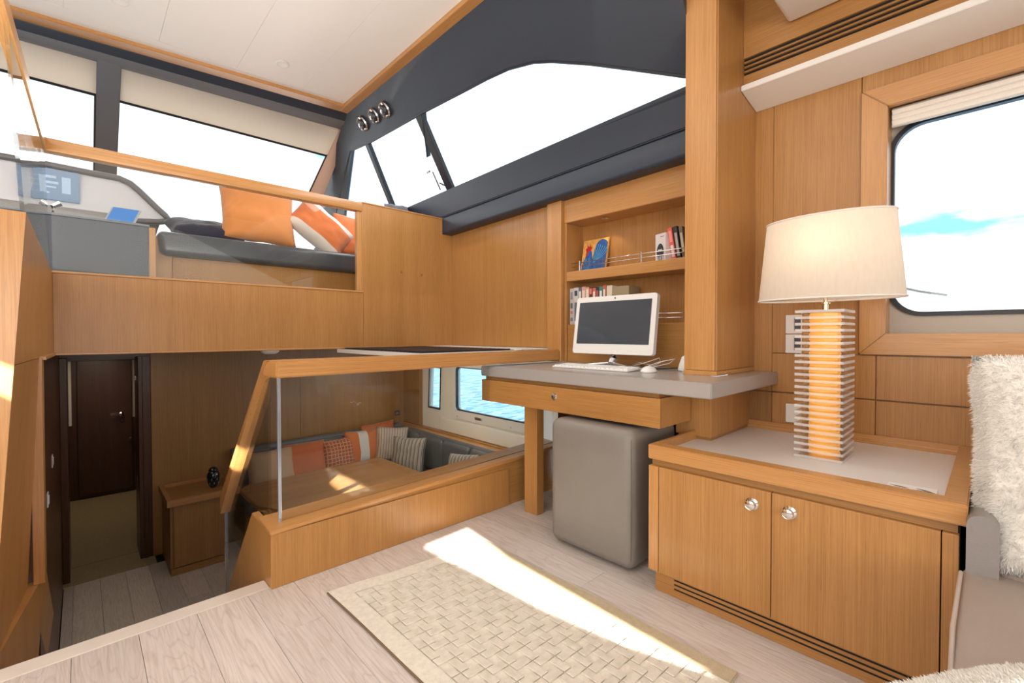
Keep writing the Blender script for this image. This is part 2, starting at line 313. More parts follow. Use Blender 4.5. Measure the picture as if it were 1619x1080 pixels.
# --- right wall of the saloon behind the lamp
wr = struct('wall_right', plate([(-2.6, -.05), (.95, -.05), (.95, 2.3), (-2.6, 2.3)], [[(-1.75, .96), (.33, .96), (.33, 1.95), (-1.75, 1.95)]], lambda y, z: (2.452, y, z), (.09, 0, 0)), WM['z'])
def pan(y0, y1, z0, z1, m=None): put('panel', bx(2.438, 2.452, y0, y1, z0, z1, b=.0015, seg=1), m or W['z'], wr, smooth=True)
pan(.738, .9, .72, 2.2); pan(.398, .737, .9065, 2.2); pan(-2.0, .396, 2.024, 2.2)
pan(.340, .737, .72, .905); pan(.739, .9, .55, .715, WM['z'])
pan(.340, .737, .55, .715); pan(-.6, .338, .72, .905); pan(-.6, .338, .55, .715); pan(-2.6, -.602, .3, .905)
put('trim', bx(2.42, 2.44, -.6, .85, .528, .552, b=.003), WG['y'], wr)
# --- window beside the lamp
wn = struct('window_1', B(), WG['y'])
bpy.data.objects.remove(wn)
def mitre(bm_pts): return pz(bm_pts, (-.022, 0, 0), b=.003)
fy0, fy1, fz0, fz1, fwid = -1.85, .396, .911, 2.023, .088
wn = struct('window_1', plate([(fy0, fz0), (fy1, fz0), (fy1, fz1), (fy0, fz1)], [[(fy0+fwid, fz0+fwid), (fy1-fwid, fz0+fwid), (fy1-fwid, fz1-fwid), (fy0+fwid, fz1-fwid)]], lambda y, z: (2.452, y, z), (-.008, 0, 0)), WG['y'])
X0 = 2.444
def fr(pts, ax): put('window_frame', pz([(X0, y, z) for y, z in pts], (-.024, 0, 0), b=.003), WG[ax], wn, smooth=True)
g_ = .0008
fr([(fy1, fz0+g_), (fy1, fz1-g_), (fy1-fwid, fz1-fwid-g_), (fy1-fwid, fz0+fwid+g_)], 'z')
fr([(fy0, fz1), (fy1-g_, fz1), (fy1-fwid-g_, fz1-fwid), (fy0+fwid, fz1-fwid)], 'y')
fr([(fy0, fz0), (fy1-g_, fz0), (fy1-fwid-g_, fz0+fwid), (fy0+fwid, fz0+fwid)], 'y')
fr([(fy0, fz0+g_), (fy0, fz1-g_), (fy0+fwid, fz1-fwid), (fy0+fwid, fz0+fwid)], 'z')
hy0, hy1, hz0, hz1 = -1.75, .312, 1.075, 1.885
bm = plate([(-1.85, .9), (.36, .9), (.36, 2.05), (-1.85, 2.05)], [rrect(hy0, hy1, hz0, hz1, .11, 8)], lambda y, z: (2.545, y, z), (.012, 0, 0)); put('window_liner', bm, BEIGE, wn)
for a in (((2.452, 2.545), (.309, .316), (.96, 1.99)),): put('window_reveal', bx(a[0][0], a[0][1], a[1][0], a[1][1], a[2][0], a[2][1]), WG['z'], wn)
put('window_sill', bx(2.452, 2.545, -1.76, .309, .985, .999), BEIGE, wn)
bm = B(); o_ = rrect(hy0-.004, hy1+.004, hz0-.004, hz1+.004, .114, 8); i_ = rrect(hy0+.014, hy1-.014, hz0+.014, hz1-.014, .1, 8)
bm = plate(o_, [i_], lambda y, z: (2.535, y, z), (.03, 0, 0)); put('window_seal', bm, BLACK, wn)
put('window_pane', plate(rrect(hy0, hy1, hz0, hz1, .11, 8), [], lambda y, z: (2.551, y, z), (.006, 0, 0)), GW, wn)
bm = B()
for k in range(7): prism(bm, [(2.462 if k % 2 else 2.475, -1.7, 1.937-.011*k), (2.462 if k % 2 else 2.475, .300, 1.937-.011*k), (2.475 if k % 2 else 2.462, .300, 1.926-.011*k), (2.475 if k % 2 else 2.462, -1.7, 1.926-.011*k)], (.02, 0, 0))
pb = put('pleated_blind', bm, plain('blind_fabric', (.85, .80, .74), .8), None); tagit(pb, 'white pleated blind gathered at the top of the wide window', 'blind')
# --- upper face above window: valance, vent, panel
cv = struct('trim_1', bx(2.285, 2.452, -2.6, .818, 2.150, 2.96), WM['z'])
def cp(y0, y1, z0, z1): put('panel', bx(2.270, 2.285, y0, y1, z0, z1, b=.001, seg=1), W['y'], cv)
cp(-2.6, .818, 2.285, 2.95); cp(-2.6, .818, 2.150, 2.205)
put('vent_recess', bx(2.282, 2.286, -1.5, .818, 2.205, 2.285), SHADOW, cv)
vt = thing('ventilation_grille', 'long slatted teak air vent above the white light valance', 'vent', (2.272, 0, 2.2))
for k in range(3): put('slat', bx(2.268, 2.281, -1.5, .815, 2.217+k*.021, 2.226+k*.021, b=.001, seg=1), WM['y'], vt)
va = thing('light_valance', 'long white cove light valance under the slatted vent', 'valance', (2.35, -.5, 2.09))
put('front_lip', pz([(2.24, .817, 2.124), (2.24, .817, 2.149), (2.437, .817, 2.149), (2.437, .817, 2.092)], (0, -3.3, 0), b=.002), WHITE, va)
sl = struct('ceiling_lowered', bx(1.66, 2.262, -2.6, .632, 2.35, 2.40, b=.02, seg=4), WHITE, smooth=True)
put('trim', bx(2.262, 2.285, -2.6, .40, 2.335, 2.40, b=.003), WG['y'], sl)
# --- column
pc = struct('wall_pillar', bx(1.995, 2.45, .824, .960, .83, 2.95), WM['z'])
put('panel', bx(1.988, 1.996, .8265, .963, .838, 2.95, b=.001, seg=1), WG['z'], pc)
put('panel', bx(1.990, 2.452, .818, .8255, .838, 2.95, b=.001, seg=1), W['z'], pc)
put('plinth', bx(1.986, 2.452, .8165, .966, .8155, .836, b=.001), WG['x'], pc)
pc2 = struct('wall_pillar_base', bx(1.984, 2.452, .838, 1.0, .545, .754, b=.002), W['z'])
put('plinth', bx(1.99, 2.452, .842, .99, .531, .545), WM['x'], pc2)
# --- wall with bookcase and padded rail
wb = struct('wall_starboard', bx(2.305, 2.33, 2.05, 3.20, .90, 1.96), SHADOW)
put('panel', bx(2.293, 2.305, 2.052, 3.158, .906, 1.87, b=.0015, seg=1), W['z'], wb)
put('stile', bx(2.262, 2.305, 1.928, 2.05, .818, 1.87, b=.003), WG['z'], wb)
# niche unit
bc = thing('bookcase', 'built-in teak bookcase niche behind the desk with two shelves', 'bookcase', (2.38, 1.5, .82))
put('header', pz([(2.29, 1.926, 1.717), (2.29, .965, 1.717), (2.29, .965, 1.90), (2.29, 1.926, 1.90)], (.18, 0, 0), b=.003), WG['y'], bc)
put('side_panel', bx(2.292, 2.47, 1.906, 1.926, .817, 1.716, b=.002), W['z'], bc)
put('back_panel', bx(2.465, 2.49, .961, 1.906, 1.058, 1.717), W['z'], bc)
put('shelf', bx(2.290, 2.465, .962, 1.905, 1.338, 1.400, b=.003), WG['y'], bc)
put('lower_panel', bx(2.30, 2.465, .962, 1.905, .817, 1.058, b=.003), W['y'], bc)
gr = put('gallery_rail', tb([(2.325, 1.89, 1.432), (2.325, .97, 1.432)], .0028), CHROME, bc, smooth='all')
put('gallery_rail', tb([(2.325, 1.89, 1.455), (2.325, .97, 1.455)], .0028), CHROME, bc, smooth='all')
for y in (1.824, 1.385, 1.02): put('rail_post', bx(2.320, 2.330, y-.004, y+.004, 1.400, 1.465, b=.001), CHROME, bc)
put('gallery_rail', tb([(2.325, 1.89, 1.088), (2.325, .97, 1.088)], .0028), CHROME, bc, smooth='all')
put('gallery_rail', tb([(2.325, 1.89, 1.112), (2.325, .97, 1.112)], .0028), CHROME, bc, smooth='all')
sp = thing('spotlight', 'small round chrome spotlight in the bookcase header', 'light', (2.37, 1.66, 1.715))
put('ring', lt([(.018, 0), (.026, -.001), (.028, -.004), (.024, -.006), (.017, -.005)], (2.37, 1.66, 1.7165)), CHROME, sp, smooth=True)
put('lens', lt([(.016, -.001), (.016, -.003)], (2.37, 1.66, 1.7165)), emis('spot_lens', (1, .9, .7), 1.5), sp)
sl_ = bpy.data.lights.new('niche_spot', 'SPOT'); sl_.energy = 1.0; sl_.spot_size = R(100); sl_.color = (1, .85, .6); sl_.shadow_soft_size = .02
so = bpy.data.objects.new('niche_spot', sl_); col.objects.link(so); so.location = (2.37, 1.66, 1.705); aim(so, (0, 0, -1))
# padded navy rails
def roundbar(y0, y1, zb, zt, x, dz=0.0):
    bm = B(); pr = []
    n = 8; r = .022
    prof = [(x+.10, zb), (x+r, zb)] + [(x+r-r*math.sin(R(90*k/n)), zb+r-r*math.cos(R(90*k/n))) for k in range(1, n+1)] + [(x, zt-.012), (x+.004, zt-.004), (x+.012, zt), (x+.10, zt)]
    return prism(bm, [(a, y0, b_) for a, b_ in prof], (0, y1-y0, 0))
pr_ = thing('padded_handrail', 'navy padded band running along the wall under the side window', 'padding', (2.2, 2, 1.83))
bm = roundbar(.962, 3.24, 1.832, 1.968, 2.198)
for v in bm.verts: v.co.z += (v.co.y-3.1)*-.025
put('lower_pad', bm, NAVYL, pr_, smooth=True)
bm = pz([(2.20, .962, 2.026), (2.30, .962, 2.026), (2.30, .962, 2.24), (2.165, .962, 2.215)], (0, 5.0, 0), b=.006)
for v in bm.verts: v.co.z += (v.co.y-.962)*-.0235
put('upper_pad', bm, NAVYL, pr_, smooth=True)
# leaning side with windows
def lean(y, z): return (1.65+(2.9-z)*.72, y, z)
win = [(4.03, 2.677), (3.70, 2.655), (2.9, 2.632), (2.45, 2.612), (2.2, 2.602), (2.014, 2.589), (1.83, 2.558), (1.71, 2.522), (1.49, 2.438), (1.25, 2.335), (1.02, 2.235), (.99, 2.19), (3.0, 2.155), (4.3, 2.14), (5.5, 2.12), (4.87, 2.385)]
sw = struct('wall_starboard_upper', plate([(.96, 2.12), (.96, 2.62), (.60, 2.62), (.60, 2.98), (3.6, 2.98), (4.0, 2.83), (4.45, 2.70), (5.1, 2.50), (6.2, 2.05), (6.2, 2.08)], [win], lean, (.035, 0, .025)), NAVY)
w2 = struct('window_2', tb([(1.645+(2.9-z)*.72+.012, y, z) for y, z in win[:12]], .010, 6), BLACK)
def bar(y1, z1, y2, z2, wd, nm='mullion', off=-.006, m=BLACK):
    return put(nm, pz([lean(y1-wd/2, z1), lean(y1+wd/2, z1), lean(y2+wd/2, z2), lean(y2-wd/2, z2)], (.03, 0, .02), b=.002), m, w2)
bar(3.77, 2.66, 3.96, 2.13, .055); bar(2.965, 2.64, 3.04, 2.13, .075); bar(2.90, 2.64, 3.10, 2.40, .02)
put('mullion', pz([lean(4.02, 2.68), lean(4.07, 2.68), lean(5.45, 2.15), lean(5.2, 2.13)], (.03, 0, .02)), BLACK, w2)
put('window_pane', plate(win, [], lambda y, z: (1.65+(2.9-z)*.72+.022, y, z), (.005, 0, .004)), GW, w2)
bm = B(); tube(bm, [(2.06, 3.10, 2.30), (2.15, 3.12, 2.18)], .006); tube(bm, [(2.04, 3.11, 2.30), (2.04, 3.15, 2.30)], .008); tube(bm, [(2.10, 3.06, 2.21), (2.15, 3.06, 2.20)], .006)
put('window_catch', bm, STEEL, w2)
# round chrome air nozzles
for k, (x, y, z) in enumerate(((1.745, 3.649, 2.769), (1.748, 3.452, 2.764), (1.753, 3.283, 2.757))):
    c_ = Vector((x-.004, y, z-.003)); M = Vector((-1, 0, -.72)).to_track_quat('Z', 'Y').to_matrix().to_4x4()
    t = thing('air_nozzle', ['round chrome air nozzle beside the ceiling corner, first of three toward the windscreen', 'middle one of three round chrome air nozzles on the navy wall', 'round chrome air nozzle of the row, farthest from the windscreen'][k], 'air vent', c_, 'chrome air nozzles in a row')
    put('rim', lt([(.058, 0), (.060, .012), (.054, .022), (.046, .018), (.044, .010)], c_, 28, M), CHROME, t, smooth=True)
    put('nozzle', lt([(.040, .004), (.040, .024), (.030, .034), (.010, .036)], c_, 24, M), plain('nozzle_black', (.03, .03, .035), .3), t, smooth=True)
    put('hub', lt([(.016, .034), (.015, .044), (.006, .047)], c_, 16, M), CHROME, t, smooth=True)
# --- ceiling
ce = struct('ceiling', bx(-3.25, 1.72, -2.6, 4.3, 2.94, 3.02), SHADOW)
sx = [-2.25, -1.81, -1.37, -.93, -.49, -.05, .39, .83, 1.27, 1.60]
for a, b_ in zip(sx, sx[1:]):
    put('ceiling_panel', bx(a+.0005, b_-.0005, -2.6, 3.735, 2.90, 2.935, b=.0008, seg=1), CEIL, ce)
put('ceiling_trim', bx(1.601, 1.672, -2.6, 3.80, 2.875, 2.935, b=.004), WG['y'], ce)
def fcurve(x): return 3.705+(1.6-x)*.112
put('ceiling_trim', pz([(-2.3, fcurve(-2.3), 2.876), (1.64, fcurve(1.64), 2.876), (1.66, fcurve(1.64)+.098, 2.876), (-2.3, fcurve(-2.3)+.098, 2.876)], (0, 0, .06), b=.004), WG['x'], ce)
put('ceiling_panel', pz([(-2.25, 3.737, 2.90), (1.6, 3.737, 2.90), (-2.25, 4.14, 2.90)], (0, 0, .03)), CEIL, ce)
for k, (x, y) in enumerate(((1.05, 3.446), (.183, 3.431))):
    t = thing('downlight', ['flush white downlight in the ceiling panel beside the wooden trim corner', 'flush white downlight in the ceiling nearer the picture top'][k] if k == 0 else 'flush pale downlight in the ceiling at the very top of the view', 'light', (x, y, 2.899))
    put('ring', lt([(.030, 0), (.044, 0), (.046, -.004), (.036, -.008), (.030, -.004)], (x, y, 2.899), 28), WHITE, t, smooth=True)
    put('lens', lt([(.029, 0), (.029, -.003)], (x, y, 2.899), 24), emis('downlight_lens', (1, .95, .85), 1.2), t)
# --- windscreen
R_ = 2.0
def ws(x, y, off=0): return (x, y+off*.45, 2.85-(y-4.05)/R_-off*.89)
hd = struct('trim_2', pz([(-2.3, 4.21, 2.875), (-2.3, 4.50, 2.70), (-2.3, 4.62, 2.79), (-2.3, 4.62, 2.96), (-2.3, 4.21, 2.96)], (0, 0, 0)) if False else B(), NAVY)
bpy.data.objects.remove(hd)
def header(fr0, fr1, m, nm, par=None, n=6):
    """cove between the front ceiling trim and the windscreen, cut between two fractions of its depth"""
    def sec(x):
        p0 = Vector((x, 3.80+(1.70-x)*.105, 2.878)); p3 = Vector((x, 4.06+(1.75-x)*.037, 2.845+(x-1.75)*.018)); r = []
        for k in range(n+1):
            t = fr0+(fr1-fr0)*k/n; p = p0.lerp(p3, t); p.z -= .022*math.sin(math.pi*t); r.append(p)
        return r+[r[-1]+Vector((0, .03, .10)), r[0]+Vector((0, .01, .10))]
    bm = B(); rr = [[bm.verts.new(p) for p in sec(x)] for x in (-1.3, -.3, .7, 1.88)]
    for a, c in zip(rr, rr[1:]):
        for i in range(len(a)): bm.faces.new((a[i], a[(i+1) % len(a)], c[(i+1) % len(a)], c[i]))
    bm.faces.new(rr[0]); bm.faces.new(rr[-1]); return put(nm, bm, m, par, smooth=True)
hd = header(0, .33, NAVY, 'trim_2'); hd['kind'] = 'structure'
header(.335, 1, GREYV, 'padded_header', hd)
w3 = struct('window_3', pz([ws(-2.4, 4.10), ws(1.74, 4.08), ws(1.715, 4.36), ws(-2.4, 4.372)], (0, .02, .03)), transl('sun_shade_band', (.86, .79, .70), .6))
put('side_liner', pz([ws(1.713, 4.08), ws(1.80, 4.05), ws(1.90, 5.3), ws(1.735, 5.3)], (0, .02, .03)), transl('peach_liner', (.80, .63, .53), .5), w3)
put('window_pane', pz([ws(-2.4, 4.38), ws(1.72, 4.38), ws(1.74, 6.2), ws(-2.4, 6.2)], (0, .004, .006)), GW, w3)
put('edge_seal', pz([ws(-2.4, 4.364, .004), ws(1.713, 4.352, .004), ws(1.713, 4.372, .004), ws(-2.4, 4.384, .004)], (0, .003, .005)), BLACK, w3)
put('edge_seal', pz([ws(1.706, 4.35, .004), ws(1.716, 4.35, .004), ws(1.738, 5.4, .004), ws(1.725, 5.4, .004)], (0, .003, .005)), BLACK, w3)
put('mullion', pz([ws(.098, 4.03, .03), ws(.222, 4.03, .03), ws(.245, 5.9, .03), ws(.10, 5.9, .03)], (0, .03, .05), b=.004), GREYV, w3)
put('edge_seal', pz([ws(.088, 4.36, .008), ws(.10, 4.36, .008), ws(.102, 5.9, .008), ws(.088, 5.9, .008)], (0, .003, .005)), BLACK, w3)
wp = thing('windscreen_wiper', 'thin black windscreen wiper standing outside the front glass', 'wiper', (1.4, 5.2, 2.3))
put('blade', tb([ws(1.60, 5.08, -.05), ws(1.63, 5.4, -.05)], .012, 6), BLACK, wp); put('arm', tb([ws(1.615, 5.2, -.06), ws(1.62, 6.1, -.04)], .006, 6), BLACK, wp)
# bridge deck slab and enclosure
bd = struct('floor_bridge', bx(-2.4, 3.3, 3.2, 6.4, .91, .99), WM['x'])
put('foredeck', bx(-2.5, 2.9, 6.3, 9.5, 1.2, 1.3), WHITE, bd)
# --- front bulkhead under the bridge
wf = struct('wall_front', bx(-.10, 2.292, 3.175, 3.20, .905, 1.30), SHADOW)
put('panel', bx(-.098, 1.498, 3.16, 3.175, .908, 1.305, b=.001, seg=1), W['z'], wf)
put('panel', bx(1.500, 2.31, 3.16, 3.175, .908, 1.83, b=.001, seg=1), W['z'], wf)
put('panel', bx(1.487, 2.196, 3.16, 3.198, 1.31, 1.955, b=.002), W['z'], wf)
put('trim', bx(-.10, 1.50, 3.155, 3.205, 1.302, 1.314, b=.003), WG['x'], wf)
put('trim', bx(-.10, 2.292, 3.157, 3.202, .898, .908, b=.002), WG['x'], wf)
put('trim', bx(1.487, 2.196, 3.155, 3.203, 1.953, 1.962, b=.002), WG['x'], wf)
for x, z in ((1.813, 1.482), (1.995, 1.474)): put('plug', lt([(.010, 0), (.009, .003)], (x, 3.16, z), 14, Matrix.Rotation(R(90), 4, 'X')), WM['x'], wf)
dr = thing('bridge_balustrade', 'clear glass balustrade with teak rail on top of the bulkhead', 'balustrade', (.7, 3.18, 1.314))
put('glass_pane', bx(-.098, 1.472, 3.172, 3.184, 1.314, 1.895), GL, dr)
put('glass_edge', bx(1.4722, 1.4745, 3.172, 3.184, 1.314, 1.895), EDGE, dr)
put('handrail', bx(-.122, 1.49, 3.145, 3.205, 1.888, 1.952, b=.006), WG['x'], dr, smooth=True)
put('end_post', bx(1.455, 1.487, 3.158, 3.20, 1.314, 1.888, b=.003), WG['z'], dr)
# --- left balustrade wall
def lx(y, z):
    n_ = -.118-(1.376-z)*.0664; f_ = -.098 if z > .9 else -.125
    return n_+(f_-n_)*(y-2.05)/1.11
wl = struct('wall_left', B(), W['z']); bpy.data.objects.remove(wl)
def hexa(P8):
    bm = B(); v = [bm.verts.new(p) for p in P8]
    for f in ((0, 1, 2, 3), (7, 6, 5, 4), (0, 4, 5, 1), (1, 5, 6, 2), (2, 6, 7, 3), (3, 7, 4, 0)): bm.faces.new([v[i] for i in f])
    return bm
def lw(y0, y1, z00, z01, z10, z11, th=.3, off=0):   # z at y0: low, high ; at y1: low, high
    a = [(lx(y0, z00)+off, y0, z00), (lx(y0, z01)+off, y0, z01), (lx(y1, z11)+off, y1, z11), (lx(y1, z10)+off, y1, z10)]
    return hexa(a+[(x-th, y, z) for x, y, z in a])
wl = struct('wall_left', lw(2.05, 3.158, .908, 1.376, .908, 1.306, .06), W['z'])
put('end_panel', hexa([(lx(2.05, .0), 2.045, .0), (lx(2.05, 1.376), 2.045, 1.376), (lx(2.05, 1.376)-.5, 2.045, 1.39), (lx(2.05, 0)-.5, 2.045, 0), (lx(2.05, .0), 2.054, .0), (lx(2.05, 1.376), 2.054, 1.376), (lx(2.05, 1.376)-.5, 2.054, 1.39), (lx(2.05, 0)-.5, 2.054, 0)]), WG['z'], wl)
put('panel', lw(2.055, 2.62, 0.0, .906, 0.0, .906, .06), W['z'], wl)
put('panel', hexa([(lx(2.055, 0), 2.055, -1.05), (lx(2.055, 0), 2.055, -.002), (-.12, 2.76, -.002), (-.12, 3.3, -.43), (lx(2.055, 0)-.04, 2.055, -1.05), (lx(2.055, 0)-.04, 2.055, -.002), (-.16, 2.76, -.002), (-.16, 3.3, -.43)]), W['z'], wl)
put('trim', hexa([(-.118, 2.62, 0.0), (-.116, 2.62, .906), (-.112, 2.66, .906), (-.118, 2.74, .02), (-.15, 2.62, 0.0), (-.15, 2.62, .906), (-.15, 2.66, .906), (-.15, 2.74, .02)]), WG['z'], wl)
put('trim', hexa([(-.104, 2.64, .898), (-.104, 2.64, .912), (-.092, 3.158, .912), (-.092, 3.158, .898), (-.15, 2.64, .898), (-.15, 2.64, .912), (-.15, 3.158, .912), (-.15, 3.158, .898)]), WG['y'], wl)
db = thing('side_balustrade', 'glass side balustrade with thin teak rail beside the helm steps', 'balustrade', (-.14, 2.6, 1.35))
put('glass_pane', hexa([(-.122, 2.07, 1.378), (-.150, 2.07, 1.97), (-.118, 3.15, 1.92), (-.102, 3.15, 1.31), (-.132, 2.07, 1.378), (-.160, 2.07, 1.97), (-.128, 3.15, 1.92), (-.112, 3.15, 1.31)]), GL, db)
put('handrail', hexa([(-.150, 1.9, 1.955), (-.150, 1.9, 2.01), (-.112, 3.145, 1.952), (-.112, 3.145, 1.89), (-.185, 1.9, 1.955), (-.185, 1.9, 2.01), (-.150, 3.145, 1.952), (-.150, 3.145, 1.89)]), WG['y'], db)
# --- companionway below: dark side wall, door frame, cabin
wc = struct('wall_companionway', bx(-.20, -.136, 2.66, 5.76, -1.09, .90), WK['z'])
for i, (y, z) in enumerate(((3.83, .25), (3.29, .163))):
    t = thing('wall_switch', ['white switch plate higher on the dark companionway wall', 'white switch plate lower on the dark companionway wall by the stairs'][i], 'switch', (-.13, y, z))
    put('plate', bx(-.136, -.130, y-.03, y+.03, z-.035, z+.035, b=.002), PLASW, t); put('rocker', bx(-.131, -.127, y-.015, y+.015, z-.02, z+.02, b=.001), PLASW, t)
wk = struct('wall_rear_lower', bx(.467, 3.2, 5.41, 5.47, -1.09, .90), WM['z'])
put('panel', bx(.468, 1.8, 5.402, 5.411, -1.085, .89, b=.001, seg=1), WM['z'], wk); put('panel', bx(1.802, 3.165, 5.402, 5.411, -1.085, .89, b=.001, seg=1), WM['z'], wk)
d1 = struct('door_1', bx(-.135, .47, 5.41, 5.80, .80, .90), WK['x'])
put('door_jamb', bx(.376, .467, 5.415, 5.80, -1.085, .80, b=.003), WK['z'], d1)
put('door_frame', bx(.405, .440, 5.404, 5.415, -1.085, .80, b=.003), WK['z'], d1)
put('door_jamb', bx(-.136, -.092, 5.30, 5.80, -1.085, .80, b=.003), WK['z'], d1)
put('door_frame', bx(-.136, .40, 5.70, 5.80, .762, .80, b=.003), WK['x'], d1)
put('strike_plate', bx(.371, .376, 5.62, 5.66, -.42, -.36), CHROME, d1)
put('strike_plate', bx(.371, .376, 5.66, 5.69, .56, .60), CHROME, d1)
d2 = struct('door_2', bx(-.045, .478, 7.86, 7.9, -1.03, .665, b=.003), WK['z'])
h_ = put('door_handle', lt([(.025, 0), (.025, .02), (.008, .022), (.008, .05)], (.372, 7.86, -.04), 16, Matrix.Rotation(R(90), 4, 'X')), CHROME, d2)
put('door_lever', tb([(.372, 7.81, -.04), (.26, 7.80, -.04)], .009), CHROME, d2); put('door_lock', lt([(.022, 0), (.022, .01)], (.375, 7.86, -.13), 16, Matrix.Rotation(R(90), 4, 'X')), CHROME, d2)
put('door_knob', lt([(.02, 0), (.025, .03), (.01, .05)], (.462, 7.86, -.38), 16, Matrix.Rotation(R(90), 4, 'X')), CHROME, d2)
wcb = struct('wall_cabin', bx(-.6, 1.1, 7.9, 7.96, -1.09, .9), WK['z'])
put('pale_strip', bx(-.13, -.098, 7.89, 7.9, -.14, .665), WHITE, wcb); put('pale_strip', bx(.483, .52, 7.89, 7.9, -.1, .665), BEIGE, wcb)
struct('wall_cabin_port', bx(-.62, -.6, 5.8, 7.96, -1.09, .9), WK['z']); struct('wall_cabin_starboard', bx(1.1, 1.12, 5.48, 7.96, -1.09, .9), WK['z'])
struct('ceiling_cabin', bx(-.62, 1.12, 5.8, 8.0, .9, .93), WHITE)
struct('wall_cabin_entry', bx(-.62, -.14, 5.77, 5.8, -1.09, .9), WK['z'])
# --- hull side of the dinette
hullwin = rrect(3.0, 4.30, .115, .62, .05); hw2 = [(4.64, .09), (4.875, .09), (4.85, .58), (4.62, .58)]
hs = struct('wall_hull', plate([(1.6, -1.2), (5.45, -1.2), (5.45, .93), (1.6, .93)], [hullwin, hw2], lambda y, z: (3.172, y, z), (.06, 0, 0)), GRP)
put('panel', bx(3.12, 3.172, 5.02, 5.40, -.16, .9, b=.002), WM['z'], hs)
put('moulding', bx(3.135, 3.172, 1.7, 4.60, -.165, .0, b=.03, seg=4), GRP, hs, smooth=True)
w4 = struct('window_4', plate(rrect(2.92, 4.40, .02, .70, .09), [hullwin], lambda y, z: (3.150, y, z), (.022, 0, 0)), WHITE)
put('window_seal', plate(rrect(2.99, 4.31, .105, .63, .055), [rrect(3.012, 4.288, .127, .608, .045)], lambda y, z: (3.165, y, z), (.03, 0, 0)), BLACK, w4)
put('window_pane', plate(hullwin, [], lambda y, z: (3.20, y, z), (.006, 0, 0)), GT, w4)
put('window_handle', bx(3.135, 3.15, 3.80, 3.92, .055, .085, b=.006), STEEL, w4)
for y in (3.35, 4.25): put('screw', lt([(.008, 0), (.006, .004)], (3.15, y, .05), 10, Matrix.Rotation(R(-90), 4, 'Y')), STEEL, w4)
w5 = struct('window_5', plate([(4.625, .075), (4.89, .075), (4.865, .6), (4.60, .6)], [hw2], lambda y, z: (3.166, y, z), (.03, 0, 0)), BLACK)
put('window_pane', plate(hw2, [], lambda y, z: (3.20, y, z), (.006, 0, 0)), GT, w5)
lg = struct('trim_3', bx(3.02, 3.172, 1.7, 5.402, -.205, -.178, b=.004), WG['y'])
put('ledge_board', bx(3.10, 3.168, 1.7, 5.40, -.178, -.165, b=.003), W['y'], lg)
st = thing('wall_socket', 'small dark power socket on the dinette wall near the corner', 'socket', (3.0, 5.40, -.04))
put('plate', bx(2.985, 3.055, 5.396, 5.402, -.075, -.01, b=.002), plain('socket_brown', (.06, .05, .045), .4), st); put('socket_hole', bx(3.0, 3.04, 5.394, 5.397, -.06, -.03, b=.001), STEEL, st)
struct('ceiling_sidedeck', bx(2.335, 3.3, .97, 5.45, .935, .97), WHITE)
# --- counter with louvre under the bulkhead
ct = struct('trim_4', bx(1.30, 2.292, 2.10, 3.155, .872, .896), WHITE)
put('white_counter', bx(2.02, 2.292, 2.052, 3.155, .896, .904, b=.002), WHITE, ct)
lv = thing('louvred_vent', 'black louvred vent in the counter below the solid bulkhead panel', 'vent', (1.7, 2.6, .9))
put('frame', bx(1.32, 2.015, 2.11, 3.15, .8962, .899), BLACK, lv)
for k in range(22): put('slat', bx(1.34, 2.0, 2.13+k*.046, 2.155+k*.046, .899, .905), BLACK, lv)
# --- low wall, stringer, balustrade of the stairwell
ro = struct('wall_dinette', pz([(.562, 1.938, .0), (2.25, 1.938, 0), (2.25, 1.938, .263), (.562, 1.938, .212)], (0, .13, 0)), W['x'])
put('panel', bx(.528, 1.80, 1.930, 1.937, .001, .215, b=.001, seg=1), W['z'], ro)
put('coaming', pz([(.524, 1.926, .214), (.524, 2.09, .224), (2.27, 2.09, .275), (2.27, 1.926, .266)], (0, 0, .018), b=.003), WG['x'], ro, smooth=True)
put('glass_slot', pz([(.575, 1.984, .2345), (.575, 1.992, .2345), (2.25, 1.992, .286), (2.25, 1.984, .286)], (0, 0, .0015)), SHADOW, ro)
put('back_panel', bx(.56, 2.27, 2.075, 2.092, -1.05, .23), W['x'], ro)
put('stringer', pz([(.53, 1.937, 0), (.53, 1.937, .214), (.53, 2.21, .224), (.53, 3.38, -1.085), (.53, 2.3, -1.085), (.53, 2.05, -.8)], (.03, 0, 0), b=.003), W['z'], ro)
sb = thing('stairwell_balustrade', 'teak-railed glass balustrade above the low wall around the dinette well', 'balustrade', (1.2, 2.0, .25))
put('handrail', pz([(.556, 1.938, .826), (2.262, 1.938, .828), (2.262, 1.998, .828), (.54, 2.06, .826)], (0, 0, .068), b=.006), WG['x'], sb, smooth=True)
put('glass_pane', pz([(.585, 1.982, .24), (2.25, 1.982, .29), (2.25, 1.982, .826), (.585, 1.982, .826)], (0, .011, 0)), GL, sb)
put('glass_edge', bx(.572, .5845, 1.980, 1.995, .236, .826, b=.001), EDGE, sb)
put('handrail', hexa([(.53, 2.01, .894), (.53, 2.085, .826), (.535, 2.86, .03), (.535, 2.87, .12), (.575, 2.01, .894), (.575, 2.085, .826), (.58, 2.86, .03), (.58, 2.87, .12)]), WG['z'], sb)
put('glass_pane', pz([(.556, 2.10, .80), (.556, 2.855, .05), (.556, 2.855, -.42), (.556, 2.22, .23), (.556, 2.05, .24), (.556, 2.05, .82)], (.010, 0, 0)), GL, sb)
put('glass_edge', bx(.554, .568, 2.853, 2.868, -.47, .06, b=.001), EDGE, sb)
